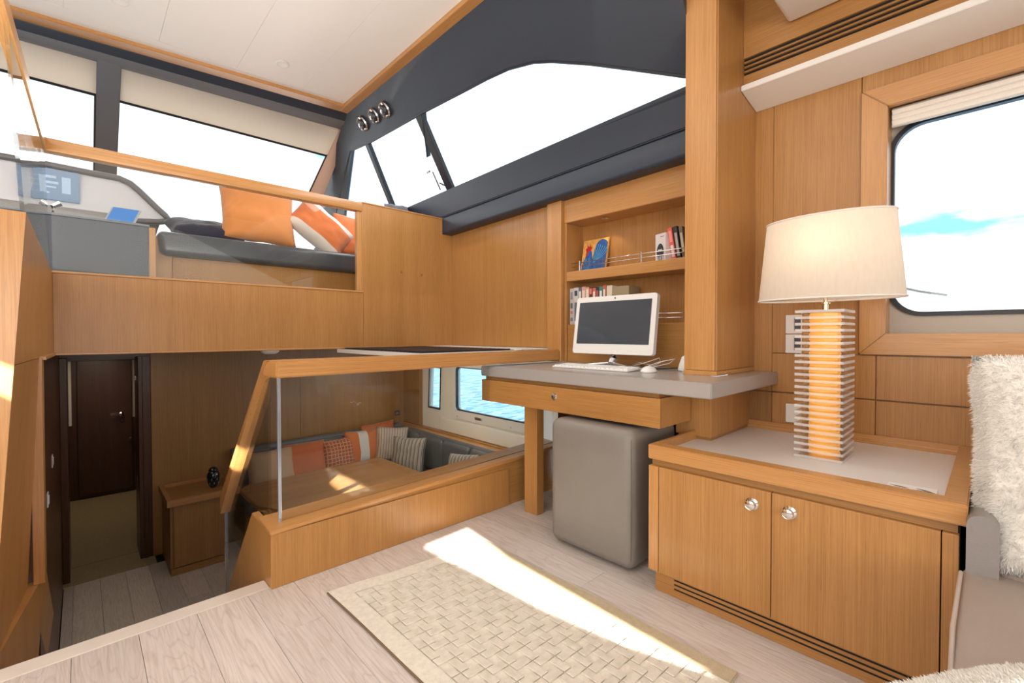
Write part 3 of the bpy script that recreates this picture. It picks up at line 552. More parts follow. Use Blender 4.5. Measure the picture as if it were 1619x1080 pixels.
# smoke detector
sm = thing('smoke_detector', 'white domed smoke detector under the bulkhead above the stairs', 'detector', (.93, 3.35, .905))
put('housing', lt([(.055, 0), (.055, -.010), (.045, -.018), (.030, -.026), (.008, -.028)], (.91, 3.30, .894), 24), WHITE, sm, smooth=True)
put('slot_ring', lt([(.030, -.0265), (.026, -.029), (.016, -.0295)], (.91, 3.30, .894), 16), SHADOW, sm)
# --- port and aft enclosure behind the camera, masking the sun except for shaped holes
SUNMASK = plain('cream_sun_mask', (.75, .70, .62), .9)  # invented cloth colour for the unseen walls that mask the sun
def back(p): t = p[1]+2.6; return (p[0]-.85*t, (p[2] if len(p) > 2 else 0)+.55*t)
patch = [(1.338, .566), (1.371, 1.48), (1.40, 1.62), (1.43, 1.875), (1.158, 1.86), (1.175, 1.65), (1.186, 1.607), (1.215, 1.113), (1.263, .828), (1.309, .651)]
struct('wall_back_mask', plate([(-3.25, 0), (2.54, 0), (2.54, 3.0), (-3.25, 3.0)], [[back(p) for p in patch]], lambda x, z: (x, -2.6, z), (0, -.03, 0)), SUNMASK)  # hole added and shaped so the sun draws the strip on the rug
def port(p): t = (p[0]+3.2)/.85; return (p[1]-t, p[2]+.55*t)
patch2 = [(1.71, 4.572, -.35), (1.80, 4.40, -.35), (1.83, 4.07, -.35), (1.81, 3.60, -.35), (1.58, 3.60, -.35), (1.615, 4.035, -.35), (1.66, 4.35, -.35)]
struct('wall_port_mask', plate([(-2.6, 0), (2.1, 0), (2.1, 3.0), (-2.6, 3.0)], [[port(p) for p in patch2]], lambda y, z: (-3.2, y, z), (-.03, 0, 0)), SUNMASK)  # unseen wall, its opening cut to throw the sun patch on the table
struct('ceiling_roof', bx(-3.25, 2.6, -2.63, 1.2, 2.985, 3.05), SHADOW)
struct('floor_port', bx(-3.25, -2.452, -2.6, 2.05, -.05, -.005), OAK)
struct('wall_port_fore', bx(-3.25, -.62, 2.054, 2.08, -.05, 1.3), W['x'])
struct('wall_port_bridge', bx(-2.45, -2.4, 2.08, 6.2, 0.9, 2.95), W['y'])
# ============================================================ SEA, outside rail
sea, nt, b_ = newmat('sea_water'); b_.inputs['Roughness'].default_value = .3; b_.inputs['Specular IOR Level'].default_value = .12
tc = nt.nodes.new('ShaderNodeTexCoord'); mp = nt.nodes.new('ShaderNodeMapping'); mp.inputs['Scale'].default_value = (1.2, 3.0, 1); mp.inputs['Rotation'].default_value = (0, 0, R(-30)); n = nt.nodes.new('ShaderNodeTexNoise'); n.inputs['Scale'].default_value = 1.6; n.inputs['Detail'].default_value = 6; n.inputs['Distortion'].default_value = .6
r_ = nt.nodes.new('ShaderNodeValToRGB'); e = r_.color_ramp.elements; e[0].position = .38; e[0].color = (.075, .16, .26, 1); e[1].position = .66; e[1].color = (.25, .36, .44, 1)
u = nt.nodes.new('ShaderNodeBump'); u.inputs['Strength'].default_value = .8; u.inputs['Distance'].default_value = .3
nt.links.new(tc.outputs['Object'], mp.inputs[0]); nt.links.new(mp.outputs[0], n.inputs[0]); nt.links.new(n.outputs['Fac'], u.inputs['Height']); nt.links.new(u.outputs[0], b_.inputs['Normal']); nt.links.new(n.outputs['Fac'], r_.inputs[0]); nt.links.new(r_.outputs[0], b_.inputs['Base Color'])
struct('sea', bx(-250, 250, -250, 250, -1.9, -1.6), sea)
struct('floor_sidedeck', bx(2.57, 3.4, -2.6, .96, .90, .97), WHITE)
tagit(put('deck_rail', tb([(2.95, .46, .972), (2.95, .45, 1.26), (2.95, .42, 1.262), (2.95, .24, 1.20), (2.95, .15, 1.178)], .006), STEEL), 'thin metal deck rail outside the window beside the lampshade', 'rail')
# ============================================================ FURNITURE
# --- side cabinet
sc_ = thing('side_cabinet', 'low teak cabinet with two doors and a pale inlaid top under the lamp', 'cabinet', (2.0, .48, 0))
put('body', bx(1.62, 2.437, .052, .90, .084, .512), SHADOW, sc_)
pl = put('plinth', bx(1.62, 2.437, .052, .897, .001, .083, b=.001), W['y'], sc_)
for k in range(3): put('louvre_slot', bx(1.6185, 1.62, .08, .82, .030+k*.017, .035+k*.017), SHADOW, pl)
put('stile', bx(1.598, 1.622, .8755, .916, .084, .490, b=.0015), WG['z'], sc_); put('stile', bx(1.598, 1.622, .053, .0845, .084, .490, b=.0015), W['z'], sc_)
put('side_panel', bx(1.6225, 2.437, .899, .914, .084, .512, b=.001), W['z'], sc_)
for a, b2, ky, kz in ((.4835, .873, .539, .440), (.087, .481, .430, .442)):
    d = put('door', bx(1.598, 1.620, a, b2, .084, .490, b=.0015), W['z'], sc_)
    M = Matrix.Rotation(R(-90), 4, 'Y')
    kn = put('knob', lt([(.019, 0), (.020, .004), (.013, .007), (.012, .014), (.016, .020), (.015, .026), (.007, .029)], (1.598, ky, kz), 24, M), CHROME, d, smooth=True)
put('recess_strip', bx(1.612, 1.64, .056, .90, .491, .514), WM['y'], sc_)
tp = put('tray_top', plate([(1.600, .038), (2.437, .038), (2.437, .92), (1.600, .92)], [[(1.658, .085), (2.425, .085), (2.425, .905), (1.658, .905)]], lambda x, y: (x, y, .515), (0, 0, .055)), WG['y'], sc_)
bm = B(); bm.from_mesh(tp.data); bmesh.ops.remove_doubles(bm, verts=bm.verts, dist=1e-5); bmesh.ops.bevel(bm, geom=[e for e in bm.edges if e.is_manifold and e.calc_face_angle(0) > 1], offset=.003, segments=2, affect='EDGES', clamp_overlap=True); bm.to_mesh(tp.data); bm.free()
put('inlay', bx(1.659, 2.424, .086, .904, .516, .532), TRAYW, sc_)
# --- card on the tray
cdm = thing('card', 'white card with small dark feather drawings on the cabinet top', 'card', (1.82, .16, .535))
put('sheet', pz([(1.752, .218, .5325), (1.835, .220, .5325), (1.840, .108, .5325), (1.757, .106, .5325)], (0, 0, .0025)), plain('card_paper', (.85, .80, .74), .6), cdm)
bm = B()
for cx, cy, an, ln in ((1.80, .190, 80, .022), (1.783, .168, 75, .016), (1.787, .145, 95, .02), (1.803, .135, 70, .018), (1.79, .122, 88, .012)):
    a = R(an); d = Vector((math.cos(a), math.sin(a), 0)); q = Vector((-d.y, d.x, 0)); c = Vector((cx, cy, .5353))
    prism(bm, [c-d*ln, c+q*.005, c+d*ln*1.1, c-q*.004], (0, 0, .0006))
put('drawing', bm, plain('ink', (.08, .06, .05), .7), cdm)
# --- lamp
lx0, lx1, ly0, ly1, lz = 1.968, 2.156, .364, .518, .532
la = thing('table_lamp', 'lit table lamp with stacked clear acrylic base and white oval shade', 'lamp', (2.06, .44, lz))
NL = 47; hgt = (1.088-lz)/NL
big, small = None, None
for k in range(NL):
    z0 = lz+hgt*k
    i_ = 0 if k % 2 == 0 else .024
    thick = 1.0
    if k in (0, NL-1): i_ = 0
    put('acrylic_plate', bx(lx0+i_, lx1-i_, ly0+i_, ly1-i_, z0+.0004+(hgt*.0), z0+hgt*.98, b=.001, seg=1), ACR if k % 2 == 0 else ACRI, la)
ed = plain('acrylic_edge', (.85, .80, .80), .25)
bm = B()
for k in range(0, NL, 2):
    z0 = lz+hgt*k
    for a in ((lx0, ly0), (lx0, ly1), (lx1, ly0), (lx1, ly1)): pass
bm.free()
core = [(.052 if k % 2 else .048, lz+.008+(1.088-lz-.02)*k/60) for k in range(61)]
put('amber_core', lt([(r, z-0) for r, z in core], (2.062, .441, 0), 24, None), AMBER, la, smooth=True)
put('stem', lt([(.010, 1.088), (.010, 1.11), (.016, 1.112), (.016, 1.118), (.007, 1.12), (.007, 1.20)], (2.062, .441, 0), 16), plain('brass', (.75, .60, .40), .2, 1), la, smooth=True)
put('bulb', lt([(.012, 1.20), (.016, 1.215), (.034, 1.25), (.034, 1.275), (.018, 1.30), (.004, 1.306)], (2.062, .441, 0), 16), BULB, la, smooth=True)
bm = B(); rings = []
for (ax, ay, z) in ((.135, .236, 1.130), (.118, .207, 1.438)):
    rings.append([bm.verts.new((2.075+ax*math.cos(t*2*math.pi/64), .441+ay*math.sin(t*2*math.pi/64), z)) for t in range(64)])
for k in range(64): bm.faces.new((rings[0][k], rings[0][(k+1) % 64], rings[1][(k+1) % 64], rings[1][k]))
put('lamp_shade', bm, SHADE, la, smooth='all')
for ax, ay, z in ((.1355, .2365, 1.131), (.1185, .2075, 1.437)):
    bm = B(); pts = [(2.075+ax*math.cos(t*2*math.pi/64), .441+ay*math.sin(t*2*math.pi/64), z) for t in range(65)]
    tube(bm, pts, .0035, 6); put('shade_trim', bm, plain('shade_binding', (.80, .75, .70), .8), la, smooth='all')
bm = B(); tube(bm, [(2.062, .441, 1.19), (2.062, .55, 1.135), (2.062, .67, 1.133)], .003, 6); tube(bm, [(2.062, .441, 1.19), (2.062, .33, 1.135), (2.062, .215, 1.133)], .003, 6)
put('shade_support', bm, CHROME, la)
pl_ = bpy.data.lights.new('lamp_light', 'POINT'); pl_.energy = .7; pl_.color = (1, .74, .45); pl_.shadow_soft_size = .05
po = bpy.data.objects.new('lamp_light', pl_); col.objects.link(po); po.location = (2.062, .441, 1.34)
# --- switch plates by the lamp
for i, (y, z, lab) in enumerate(((.645, 1.043, 'white switch plate behind the lamp, upper of the two joined plates'), (.645, .951, 'white switch plate behind the lamp, lower of the two joined plates'), (.642, .623, 'single white socket plate low on the wall behind the lamp'))):
    t = thing('wall_switch', lab, 'switch', (2.43, y, z))
    put('plate', bx(2.430, 2.438, y-.034, y+.034, z-.044, z+.044, b=.003), PLASW, t); put('insert', bx(2.427, 2.431, y-.030, y-.004, z-.030, z+.030, b=.001), SCREEN if i < 2 else PLASW, t)
# --- desk
dk = thing('desk', 'built-in desk with grey top, teak drawer and square leg', 'desk', (1.95, 1.5, 0))
put('desktop', pz([(1.686, .712, .756), (2.437, .712, .756), (2.437, .8155, .756), (1.984, .8155, .756), (1.984, .97, .756), (2.29, .97, .756), (2.29, 1.925, .756), (2.26, 1.927, .756), (2.26, 1.985, .756), (1.70, 2.062, .756)], (0, 0, .0595), b=.004), DESKG, dk, smooth=True)
dw = put('drawer', bx(1.700, 1.716, .926, 2.054, .613, .735, b=.002), W['y'], dk)
put('lock', lt([(.017, 0), (.018, .004), (.011, .006), (.010, .010), (.004, .011)], (1.70, 1.49, .690), 20, Matrix.Rotation(R(-90), 4, 'Y')), CHROME, dw, smooth=True)
put('drawer_box', bx(1.7165, 1.972, .926, 2.054, .613, .735), W['y'], dk)
put('top_support', bx(1.72, 1.95, .94, 2.04, .736, .756), WM['y'], dk)
put('leg', bx(1.806, 1.862, 1.712, 1.808, .001, .612, b=.002), W['z'], dk)
put('back_panel', bx(2.20, 2.215, .96, 1.90, .001, .755), WK['y'], dk)
# --- pouf
pf = thing('pouf', 'tall taupe leather pouf block tucked under the desk', 'pouf', (1.8, 1.23, 0))
bm = bx(1.628, 2.02, 1.008, 1.462, .012, .598, b=.042, seg=6)
bmesh.ops.subdivide_edges(bm, edges=[e for e in bm.edges if e.calc_length() > .3], cuts=5, use_grid_fill=True)
for v in bm.verts:
    v.co.x += .006*noise.noise(v.co*4)
    yy = (v.co.y-1.235)/.23; zz = (v.co.z-.305)/.3
    if v.co.x < 1.66: v.co.x -= .008*(1-min(1, yy*yy))*(1-min(1, zz*zz))
put('upholstery', bm, TAUPE, pf, smooth='all')
bm = B(); tube(bm, [(1.640, 1.02, .06), (1.6385, 1.017, .3), (1.640, 1.02, .56)], .0018, 6)
put('piping', bm, plain('dark_piping', (.12, .11, .10), .5), pf)
put('foot_base', bx(1.68, 1.97, 1.06, 1.41, .0, .014), BLACK, pf)
# --- computer
cx_, cz0, cz1 = 2.105, .888, 1.212
co = thing('computer', 'white all-in-one computer with a dark blank screen on the desk', 'computer', (2.12, 1.43, .816))
def mon(y, z, o=0):  # y 0..1 from far to near, z 0..1
    zt = cz0+(cz1-cz0)*z; return Vector((cx_+.05*z+o*1.0, 1.712-.524*y-.012*z*0, zt))
def monp(y0, y1, z0, z1, o0, th, r=.012):
    return plate(rrect(y0, y1, z0, z1, r, 4), [], lambda a, b2: (cx_+.15*(b2-cz0)+o0, a, b2), (th, 0, -.15*th))
put('casing', monp(1.186, 1.706, cz0, cz1, 0, .028, .016), PLASW, co, smooth=True)
put('rear_hump', monp(1.27, 1.62, cz0+.03, cz1-.06, .028, .02, .03), PLASW, co)
put('screen', monp(1.214, 1.682, cz0+.055, cz1-.030, -.0015, .003, .002), SCREEN, co)
put('webcam', lt([(.004, 0), (.004, .002)], (cx_+.15*(1.198-cz0)-.002, 1.44, 1.198), 12, Matrix.Rotation(R(-90), 4, 'Y')), BLACK, co)
bm = B(); tube(bm, [(2.14, 1.44, .90), (2.135, 1.44, .86), (2.11, 1.44, .835)], [.03, .024, .018], 10)
tube(bm, [(2.12, 1.44, .842), (2.08, 1.53, .832), (2.04, 1.60, .822)], .0055, 8); tube(bm, [(2.12, 1.44, .842), (2.08, 1.35, .832), (2.04, 1.28, .822)], .0055, 8); tube(bm, [(2.12, 1.44, .842), (2.21, 1.44, .822)], .006, 8)
put('stand', bm, plain('satin_silver', (.7, .7, .74), .2, .8), co, smooth=True)
kb = thing('keyboard', 'low white keyboard in front of the computer', 'keyboard', (1.95, 1.44, .816))
put('key_bed', pz([(1.895, 1.20, .8165), (1.895, 1.68, .8165), (1.895, 1.68, .824), (1.895, 1.20, .824)], (.13, 0, .006), b=.002), PLASW, kb)
bm = B()
for r_ in range(5):
    for c2 in range(18): box(bm, 1.903+r_*.0235, 1.922+r_*.0235, 1.208+c2*.0258, 1.230+c2*.0258, .824+r_*.0011, .830+r_*.0011)
put('key_caps', bm, plain('key_white', (.85, .84, .82), .4), kb, kind='stuff')
mo = thing('computer_mouse', 'white mouse with a thin cable beside the keyboard', 'mouse', (1.98, 1.13, .816))
bm = B(); bmesh.ops.create_uvsphere(bm, u_segments=20, v_segments=12, radius=1)
for v in bm.verts: v.co = Vector((1.965+v.co.x*.052, 1.128+v.co.y*.034, .8165+max(0, v.co.z)*.030))
put('mouse_shell', bm, PLASW, mo, smooth='all')
put('cable', tb([(2.015, 1.128, .822), (2.06, 1.16, .82), (2.10, 1.22, .83), (2.12, 1.15, .86), (2.14, 1.17, .875), (2.13, 1.24, .85), (2.16, 1.35, .822)], .0022, 6), PLASW, mo, smooth='all')
cb = put('power_cable', tb([(2.18, 1.3, .83), (2.12, 1.2, .819), (2.20, 1.1, .825), (2.24, 1.02, .83), (2.26, .985, .90)], .003, 6), BLACK, smooth='all'); tagit(cb, 'black power cable running from the computer to the pillar', 'cable')
cb = put('charging_cable', tb([(2.20, 1.36, .83), (2.17, 1.30, .845), (2.14, 1.20, .835), (2.10, 1.13, .862), (2.13, 1.08, .875), (2.15, 1.12, .85), (2.1, 1.22, .822), (2.04, 1.26, .820)], .002, 6), PLASW, smooth='all'); tagit(cb, 'tangled thin white cable behind the mouse', 'cable')
sp_ = thing('speaker', 'small white speaker half hidden behind the wooden pillar on the desk', 'speaker', (2.17, 1.02, .816))
put('speaker_body', lt([(.034, .8165), (.036, .825), (.030, .85), (.018, .885), (.008, .892)], (2.15, 1.035, 0), 20), PLASW, sp_, smooth=True)
put('cap_ring', lt([(.037, .8162), (.037, .820)], (2.15, 1.035, 0), 20), STEEL, sp_)
# --- picture on the upper shelf
pt = thing('painting', 'small orange canvas with a blue rooster leaning in the upper shelf', 'painting', (2.43, 1.77, 1.401))
def PC(u, v, o=0): # u 0..1 from far (y high) to near, v 0..1 up ; canvas leaning back
    return Vector((2.400+.045*v-o, 1.880-.195*u, 1.401+.215*v))
def pcs(pts, o, th=.0008): return pz([PC(u, v, o) for u, v in pts], (-th, 0, 0))
put('canvas', pz([PC(0, 0), PC(1, 0), PC(1, 1), PC(0, 1)], (.014, 0, 0)), plain('orange_paint', (.78, .40, .10), .7, noise_amt=.2, nscale=60), pt)
blue = plain('blue_paint', (.02, .09, .32), .5, noise_amt=.4, nscale=50); teal = plain('light_blue_paint', (.12, .42, .62), .5); red = plain('red_paint', (.55, .02, .02), .5)
put('rooster_tail', pcs([(.45, .35), (.47, .6), (.52, .8), (.62, .92), (.76, .97), (.90, .93), (.985, .84), (.985, .05), (.80, .02), (.62, .1)], .001), blue, pt)
put('rooster_body', pcs([(.04, .02), (.06, .25), (.16, .50), (.25, .66), (.34, .68), (.40, .60), (.44, .40), (.56, .30), (.80, .22), (.80, .02)], .0019), blue, pt)
put('rooster_comb', pcs([(.17, .62), (.12, .74), (.18, .74), (.19, .85), (.25, .78), (.30, .86), (.32, .77), (.38, .80), (.36, .68), (.30, .66), (.24, .60), (.20, .50), (.15, .48)], .0028), red, pt)
bm = B()
for k in range(7):
    a0 = .50+.07*k
    pts = [PC(.50+.03*k, .25+.02*k, .003)] + [PC(.50+.03*k+(.05+.055*k)*math.sin(R(t)), .30+.58*math.sin(R(t*.9))*(1-.06*k), .003) for t in range(20, 100, 16)]
    tube(bm, pts, .0016, 4)
for k in range(5):
    pts = [PC(.10+.06*k+.02*math.sin(t), .08+.09*t, .0038) for t in range(0, 5)]; tube(bm, pts, .0014, 4)
put('feather_strokes', bm, teal, pt)
# --- box on the upper shelf
bq = thing('boxed_item', 'white box with a dark oval print on the upper shelf', 'box', (2.41, 1.27, 1.401))
put('carton', pz([(2.40, 1.338, 1.401), (2.375, 1.262, 1.401), (2.435, 1.215, 1.401), (2.458, 1.29, 1.401)], (0, 0, .165), b=.001), plain('carton_white', (.75, .70, .70), .5), bq)
A_ = Vector((2.40, 1.338, 1.401)); D_ = Vector((2.375, 1.262, 1.401))-A_; nrm = Vector((0, 0, 1)).cross(D_).normalized()
def q_(u, v, o): return A_+D_*u+Vector((0, 0, .165*v))-nrm*o*(1 if nrm.x > 0 else -1)
put('oval_print', pz([q_(.5+.34*math.cos(t*math.pi/8), .36+.30*math.sin(t*math.pi/8), .0015) for t in range(16)], (-.0006, 0, 0)), plain('print_black', (.03, .03, .03), .5), bq)
for a, b2, c2 in ((.42, .50, .05), (.22, .60, .035)):
    pass
bm = B()
for u in (.22, .38, .54, .70): prism(bm, [q_(u, .10, .003), q_(u+.09, .10, .003), q_(u+.09, .22, .003), q_(u, .22, .003)], (-.0005, 0, 0))
prism(bm, [q_(.3, .42, .003), q_(.72, .42, .003), q_(.72, .46, .003), q_(.3, .46, .003)], (-.0005, 0, 0)); put('print_mark', bm, plain('print_grey', (.6, .6, .6), .5), bq)
bm = B(); prism(bm, [q_(.5, .88, .0016), q_(.85, .88, .0016), q_(.85, .90, .0016), q_(.5, .90, .0016)], (-.0005, 0, 0)); put('lettering_line', bm, plain('print_dark', (.1, .1, .1), .5), bq)
# --- books
def book(y, w_, h_, x, zb, c, label, group, lean_=0, d=.12, band=None, pages=True):
    """spine faces -X ; y is the far side"""
    t = thing('book', label, 'book', (x+d/2, y-w_/2, zb), group)
    M = Matrix.Translation((0, y, zb)) @ Matrix.Rotation(lean_, 4, 'X') @ Matrix.Translation((0, -y, -zb))
    put('cover', bx(x, x+d, y-w_, y, zb+.0005, zb+h_, b=.0015, M=M), plain('book_cover', c, .5), t)
    if band:
        for (za, zc, cc) in band: put('spine_print', bx(x-.0008, x+.0004, y-w_*.8, y-w_*.2, zb+h_*za, zb+h_*zc, M=M), plain('spine_ink', cc, .5), t)
    put('pages', bx(x+.004, x+d-.002, y-w_*.88, y-w_*.12, zb+h_-.002, zb+h_+.0008, M=M), plain('paper', (.8, .76, .68), .8), t)
K = (.03, .03, .03); Wt = (.75, .72, .68)
lowb = [(.030, .235, (.55, .50, .46), 'pale patterned book at the far end of the lower shelf', [(.1, .2, (.2, .2, .25)), (.3, .38, (.5, .2, .2)), (.45, .6, (.15, .15, .2)), (.7, .9, (.25, .25, .3))]),
 (.038, .238, (.60, .58, .58), 'thick light grey book with a dark emblem, second on the lower shelf', [(.78, .92, (.05, .06, .10)), (.1, .6, (.12, .15, .20))]),
 (.024, .236, (.12, .16, .20), 'slim dark slate book on the lower shelf next to the grey one', [(.6, .9, Wt)]),
 (.030, .240, (.65, .35, .32), 'salmon pink book on the lower shelf', [(.5, .9, (.8, .6, .5))]),
 (.026, .232, (.70, .42, .22), 'orange tan paperback on the lower shelf', [(.6, .95, Wt)]),
 (.024, .236, (.14, .03, .03), 'dark red book on the lower shelf', [(.8, .95, (.8, .2, .15))]),
 (.024, .226, (.60, .15, .08), 'bright red book top showing above the monitor', [(.7, .9, Wt)]),
 (.022, .232, (.04, .04, .05), 'black book top showing above the monitor', [(.7, .9, (.5, .1, .1))]),
 (.026, .228, (.05, .22, .18), 'green book top showing above the monitor', [(.7, .9, Wt)]),
 (.022, .236, (.55, .12, .10), 'crimson book standing beside the green one', [(.7, .9, Wt)])]
y = 1.900
for w_, h_, c, lab, bd_ in lowb:
    book(y, w_, h_, 2.318, 1.0585, c, lab, 'books on the lower shelf', band=bd_); y -= w_+.0015
book(1.615, .04, .232, 2.318, 1.0585, (.72, .62, .50), 'thick cream book on the lower shelf behind the monitor top', 'books on the lower shelf')
book(1.570, .11, .222, 2.318, 1.0585, (.34, .27, .16), 'very thick olive brown volume on the lower shelf behind the monitor', 'books on the lower shelf')
book(1.210, .026, .178, 2.345, 1.401, (.74, .12, .10), 'red and white paperback leaning beside the white box', 'books on the upper shelf', lean_=-.16, band=[(.08, .45, Wt), (.55, .9, (.85, .3, .25))])
book(1.178, .022, .182, 2.345, 1.401, K, 'black paperback leaning next to the red one', 'books on the upper shelf', lean_=-.15, band=[(.1, .8, (.45, .4, .35))])
book(1.148, .020, .176, 2.345, 1.401, (.16, .10, .07), 'dark brown paperback leaning against the black one', 'books on the upper shelf', lean_=-.14, band=[(.2, .8, (.5, .45, .3))])
book(1.120, .026, .150, 2.345, 1.401, (.50, .46, .36), 'pale paperback at the near end of the upper shelf', 'books on the upper shelf', lean_=-.10)
# --- rug
rg = thing('rug', 'cream rug with raised basketweave pattern and tan border on the oak floor', 'rug', (1.03, 1.1, 0))
ra = [Vector((.676, 1.745, 0)), Vector((1.392, 1.645, 0)), Vector((1.385, .505, 0)), Vector((.715, .50, 0))]
def RG(u, v, z):
    p = ra[0].lerp(ra[1], u).lerp(ra[3].lerp(ra[2], u), v); w_ = .006*math.sin(v*9+u*3)*(1 if u > .9 else .3) + .004*math.sin(u*13)*(1-v)
    return Vector((p.x+w_, p.y+w_*.6, z))
def strip(u0, u1, v0, v1, z0, z1, n=16):
    bm = B(); nu = max(1, int((u1-u0)*n)); nv = max(1, int((v1-v0)*n*1.6)); g = {}
    for k, z in ((0, z0), (1, z1)):
        for i in range(nu+1):
            for j in range(nv+1): g[k, i, j] = bm.verts.new(RG(u0+(u1-u0)*i/nu, v0+(v1-v0)*j/nv, z))
        for i in range(nu):
            for j in range(nv): bm.faces.new([g[k, a, c] for a, c in ((i, j), (i+1, j), (i+1, j+1), (i, j+1))])
    ring = [(i, 0) for i in range(nu)]+[(nu, j) for j in range(nv)]+[(i, nv) for i in range(nu, 0, -1)]+[(0, j) for j in range(nv, 0, -1)]
    for a, c in zip(ring, ring[1:]+ring[:1]): bm.faces.new([g[0, *a], g[0, *c], g[1, *c], g[1, *a]])
    return bm
put('backing', strip(.0, 1, .0, 1, .001, .005), RUG, rg)
put('border', strip(.09, .91, .0, .055, .0052, .0115), RUG, rg); put('border', strip(0, .0895, 0, 1, .0052, .0115), RUG, rg); put('border', strip(.9105, 1, 0, 1, .0052, .0115), RUGB, rg); put('border', strip(.09, .91, .945, 1, .0052, .0115), RUG, rg)
bm = B(); un = .0325; Wn = .585; Hn = 1.06
nx, ny = 18, 33; k0 = .0036
def cell(i0, j0, i1, j1):
    a = Vector(((i0*un+k0*.5)/Wn, (j0*un+k0*.5)/Hn)); b2 = Vector(((i1*un-k0*.5)/Wn, (j1*un-k0*.5)/Hn))
    a = Vector((max(0, a.x), max(0, a.y))); b2 = Vector((min(1, b2.x), min(1, b2.y)))
    if b2.x-a.x < .012 or b2.y-a.y < .008: return
    U = lambda x: .095+x*.81; V = lambda y_: .058+y_*.884
    h0, h1, s = .0052, .0105, .004
    lo = [RG(U(x), V(y_), h0) for x, y_ in ((a.x, a.y), (b2.x, a.y), (b2.x, b2.y), (a.x, b2.y))]
    cc = sum(lo, Vector())/4
    hi = [p.lerp(cc, .09)+Vector((0, 0, h1-h0)) for p in lo]
    mi = [p+Vector((0, 0, (h1-h0)*.7)) for p in lo]
    vl = [bm.verts.new(p) for p in lo]; vm = [bm.verts.new(p) for p in mi]; vh = [bm.verts.new(p) for p in hi]
    bm.faces.new(vh)
    for q in range(4):
        bm.faces.new((vl[q], vl[(q+1) % 4], vm[(q+1) % 4], vm[q])); bm.faces.new((vm[q], vm[(q+1) % 4], vh[(q+1) % 4], vh[q]))
for i in range(-2, nx+1):
    for j in range(-2, ny+1):
        c = (i+3*j) % 5
        if c == 0: cell(i, j, i+2, j+1)
        elif c == 4: cell(i, j, i+1, j+2)
put('woven_pile', bm, RUGP, rg, kind='stuff')
put('hem', tb([RG(0, v/20, .006) for v in range(21)], .005, 6), plain('dark_hem', (.16, .11, .06), .9), rg)
# --- sofa
sf = thing('sofa', 'cream and grey leather sofa end next to the cabinet', 'sofa', (1.8, -.6, 0))
bm = bx(1.08, 1.60, -1.8, .048, .30, .42, b=.02, seg=4); put('seat_cushion', bm, CREAML, sf, smooth=True)
put('base', bx(1.14, 2.40, -1.8, .036, .04, .30, b=.01), TAUPE, sf)
put('plinth', bx(1.2, 2.38, -1.78, .02, 0, .04), BLACK, sf)
put('seat_cushion', bx(1.601, 1.95, -1.8, -.01, .30, .42, b=.02, seg=4), CREAML, sf, smooth=True)
bm = B(); pts = [(1.557, y_, z_) for y_, z_ in [(.040, .30), (.040, .53)] + [(.012+.028*math.cos(R(a)), .535+.028*math.sin(R(a))) for a in range(0, 181, 20)] + [(-.016, .53), (-.016, .30)]]
prism(bm, pts, (.82, 0, .0)); arm = put('armrest', bm, plain('grey_leather', (.25, .225, .215), .42, bump=.2, bscale=350), sf, smooth=True)
put('backrest', bx(2.0, 2.40, -1.8, -.02, .30, .78, b=.06, seg=5), CREAML, sf, smooth=True)
put('piping', tb([(1.082, .044, .414), (1.25, .049, .418), (1.55, .048, .418)], .004, 6), plain('pale_piping', (.50, .42, .36), .5), sf)
def furry(name, bm, label, cat, par_loc, nfur, ln, seed):
    t = thing(name, label, cat, par_loc)
    body = bm.copy(); put('cushion_body', bm, FUR, t, smooth='all')
    random.seed(seed); bmesh.ops.triangulate(body, faces=body.faces); body.normal_update()
    fs = list(body.faces); ws_ = [f.calc_area() for f in fs]; f2 = B(); tmp = random.choices(fs, ws_, k=nfur)
    cen = sum((v.co for v in body.verts), Vector())/len(body.verts)
    for f in tmp:
        a, b2 = random.random(), random.random()
        if a+b2 > 1: a, b2 = 1-a, 1-b2
        p = f.verts[0].co+(f.verts[1].co-f.verts[0].co)*a+(f.verts[2].co-f.verts[0].co)*b2
        n = f.normal if f.normal.dot(f.calc_center_median()-cen) > -.02 else -f.normal
        clump = noise.noise_vector(p*30)*.6
        d = (n+clump*.8+Vector((random.uniform(-.4, .4), random.uniform(-.4, .4), random.uniform(-.6, .1)))).normalized()
        s = d.cross(Vector((random.random(), random.random(), random.random()))).normalized()*.0006*random.uniform(.7, 1.5)
        l = ln*random.uniform(.6, 1.15)
        v = [f2.verts.new(q) for q in (p-s, p+s, p+d*l*.6+s*.7+Vector((0, 0, -.001)), p+d*l*.6-s*.7, p+d*l+Vector((0, 0, -l*.25)))]
        f2.faces.new(v[:4]); f2.faces.new((v[3], v[2], v[4]))
    body.free(); put('fur_pile', f2, FUR, t, kind='stuff'); return t
Mp = frameM((1.715, -.250, .675), (.12, -1, 0), (.22, 0, 1))
furry('fur_cushion', pillow(.57, .54, .20, Mp, 4, 20, .008, .02), 'fluffy white fur cushion standing on the sofa', 'cushion', (1.7, -.23, .42), 80000, .013, 5)
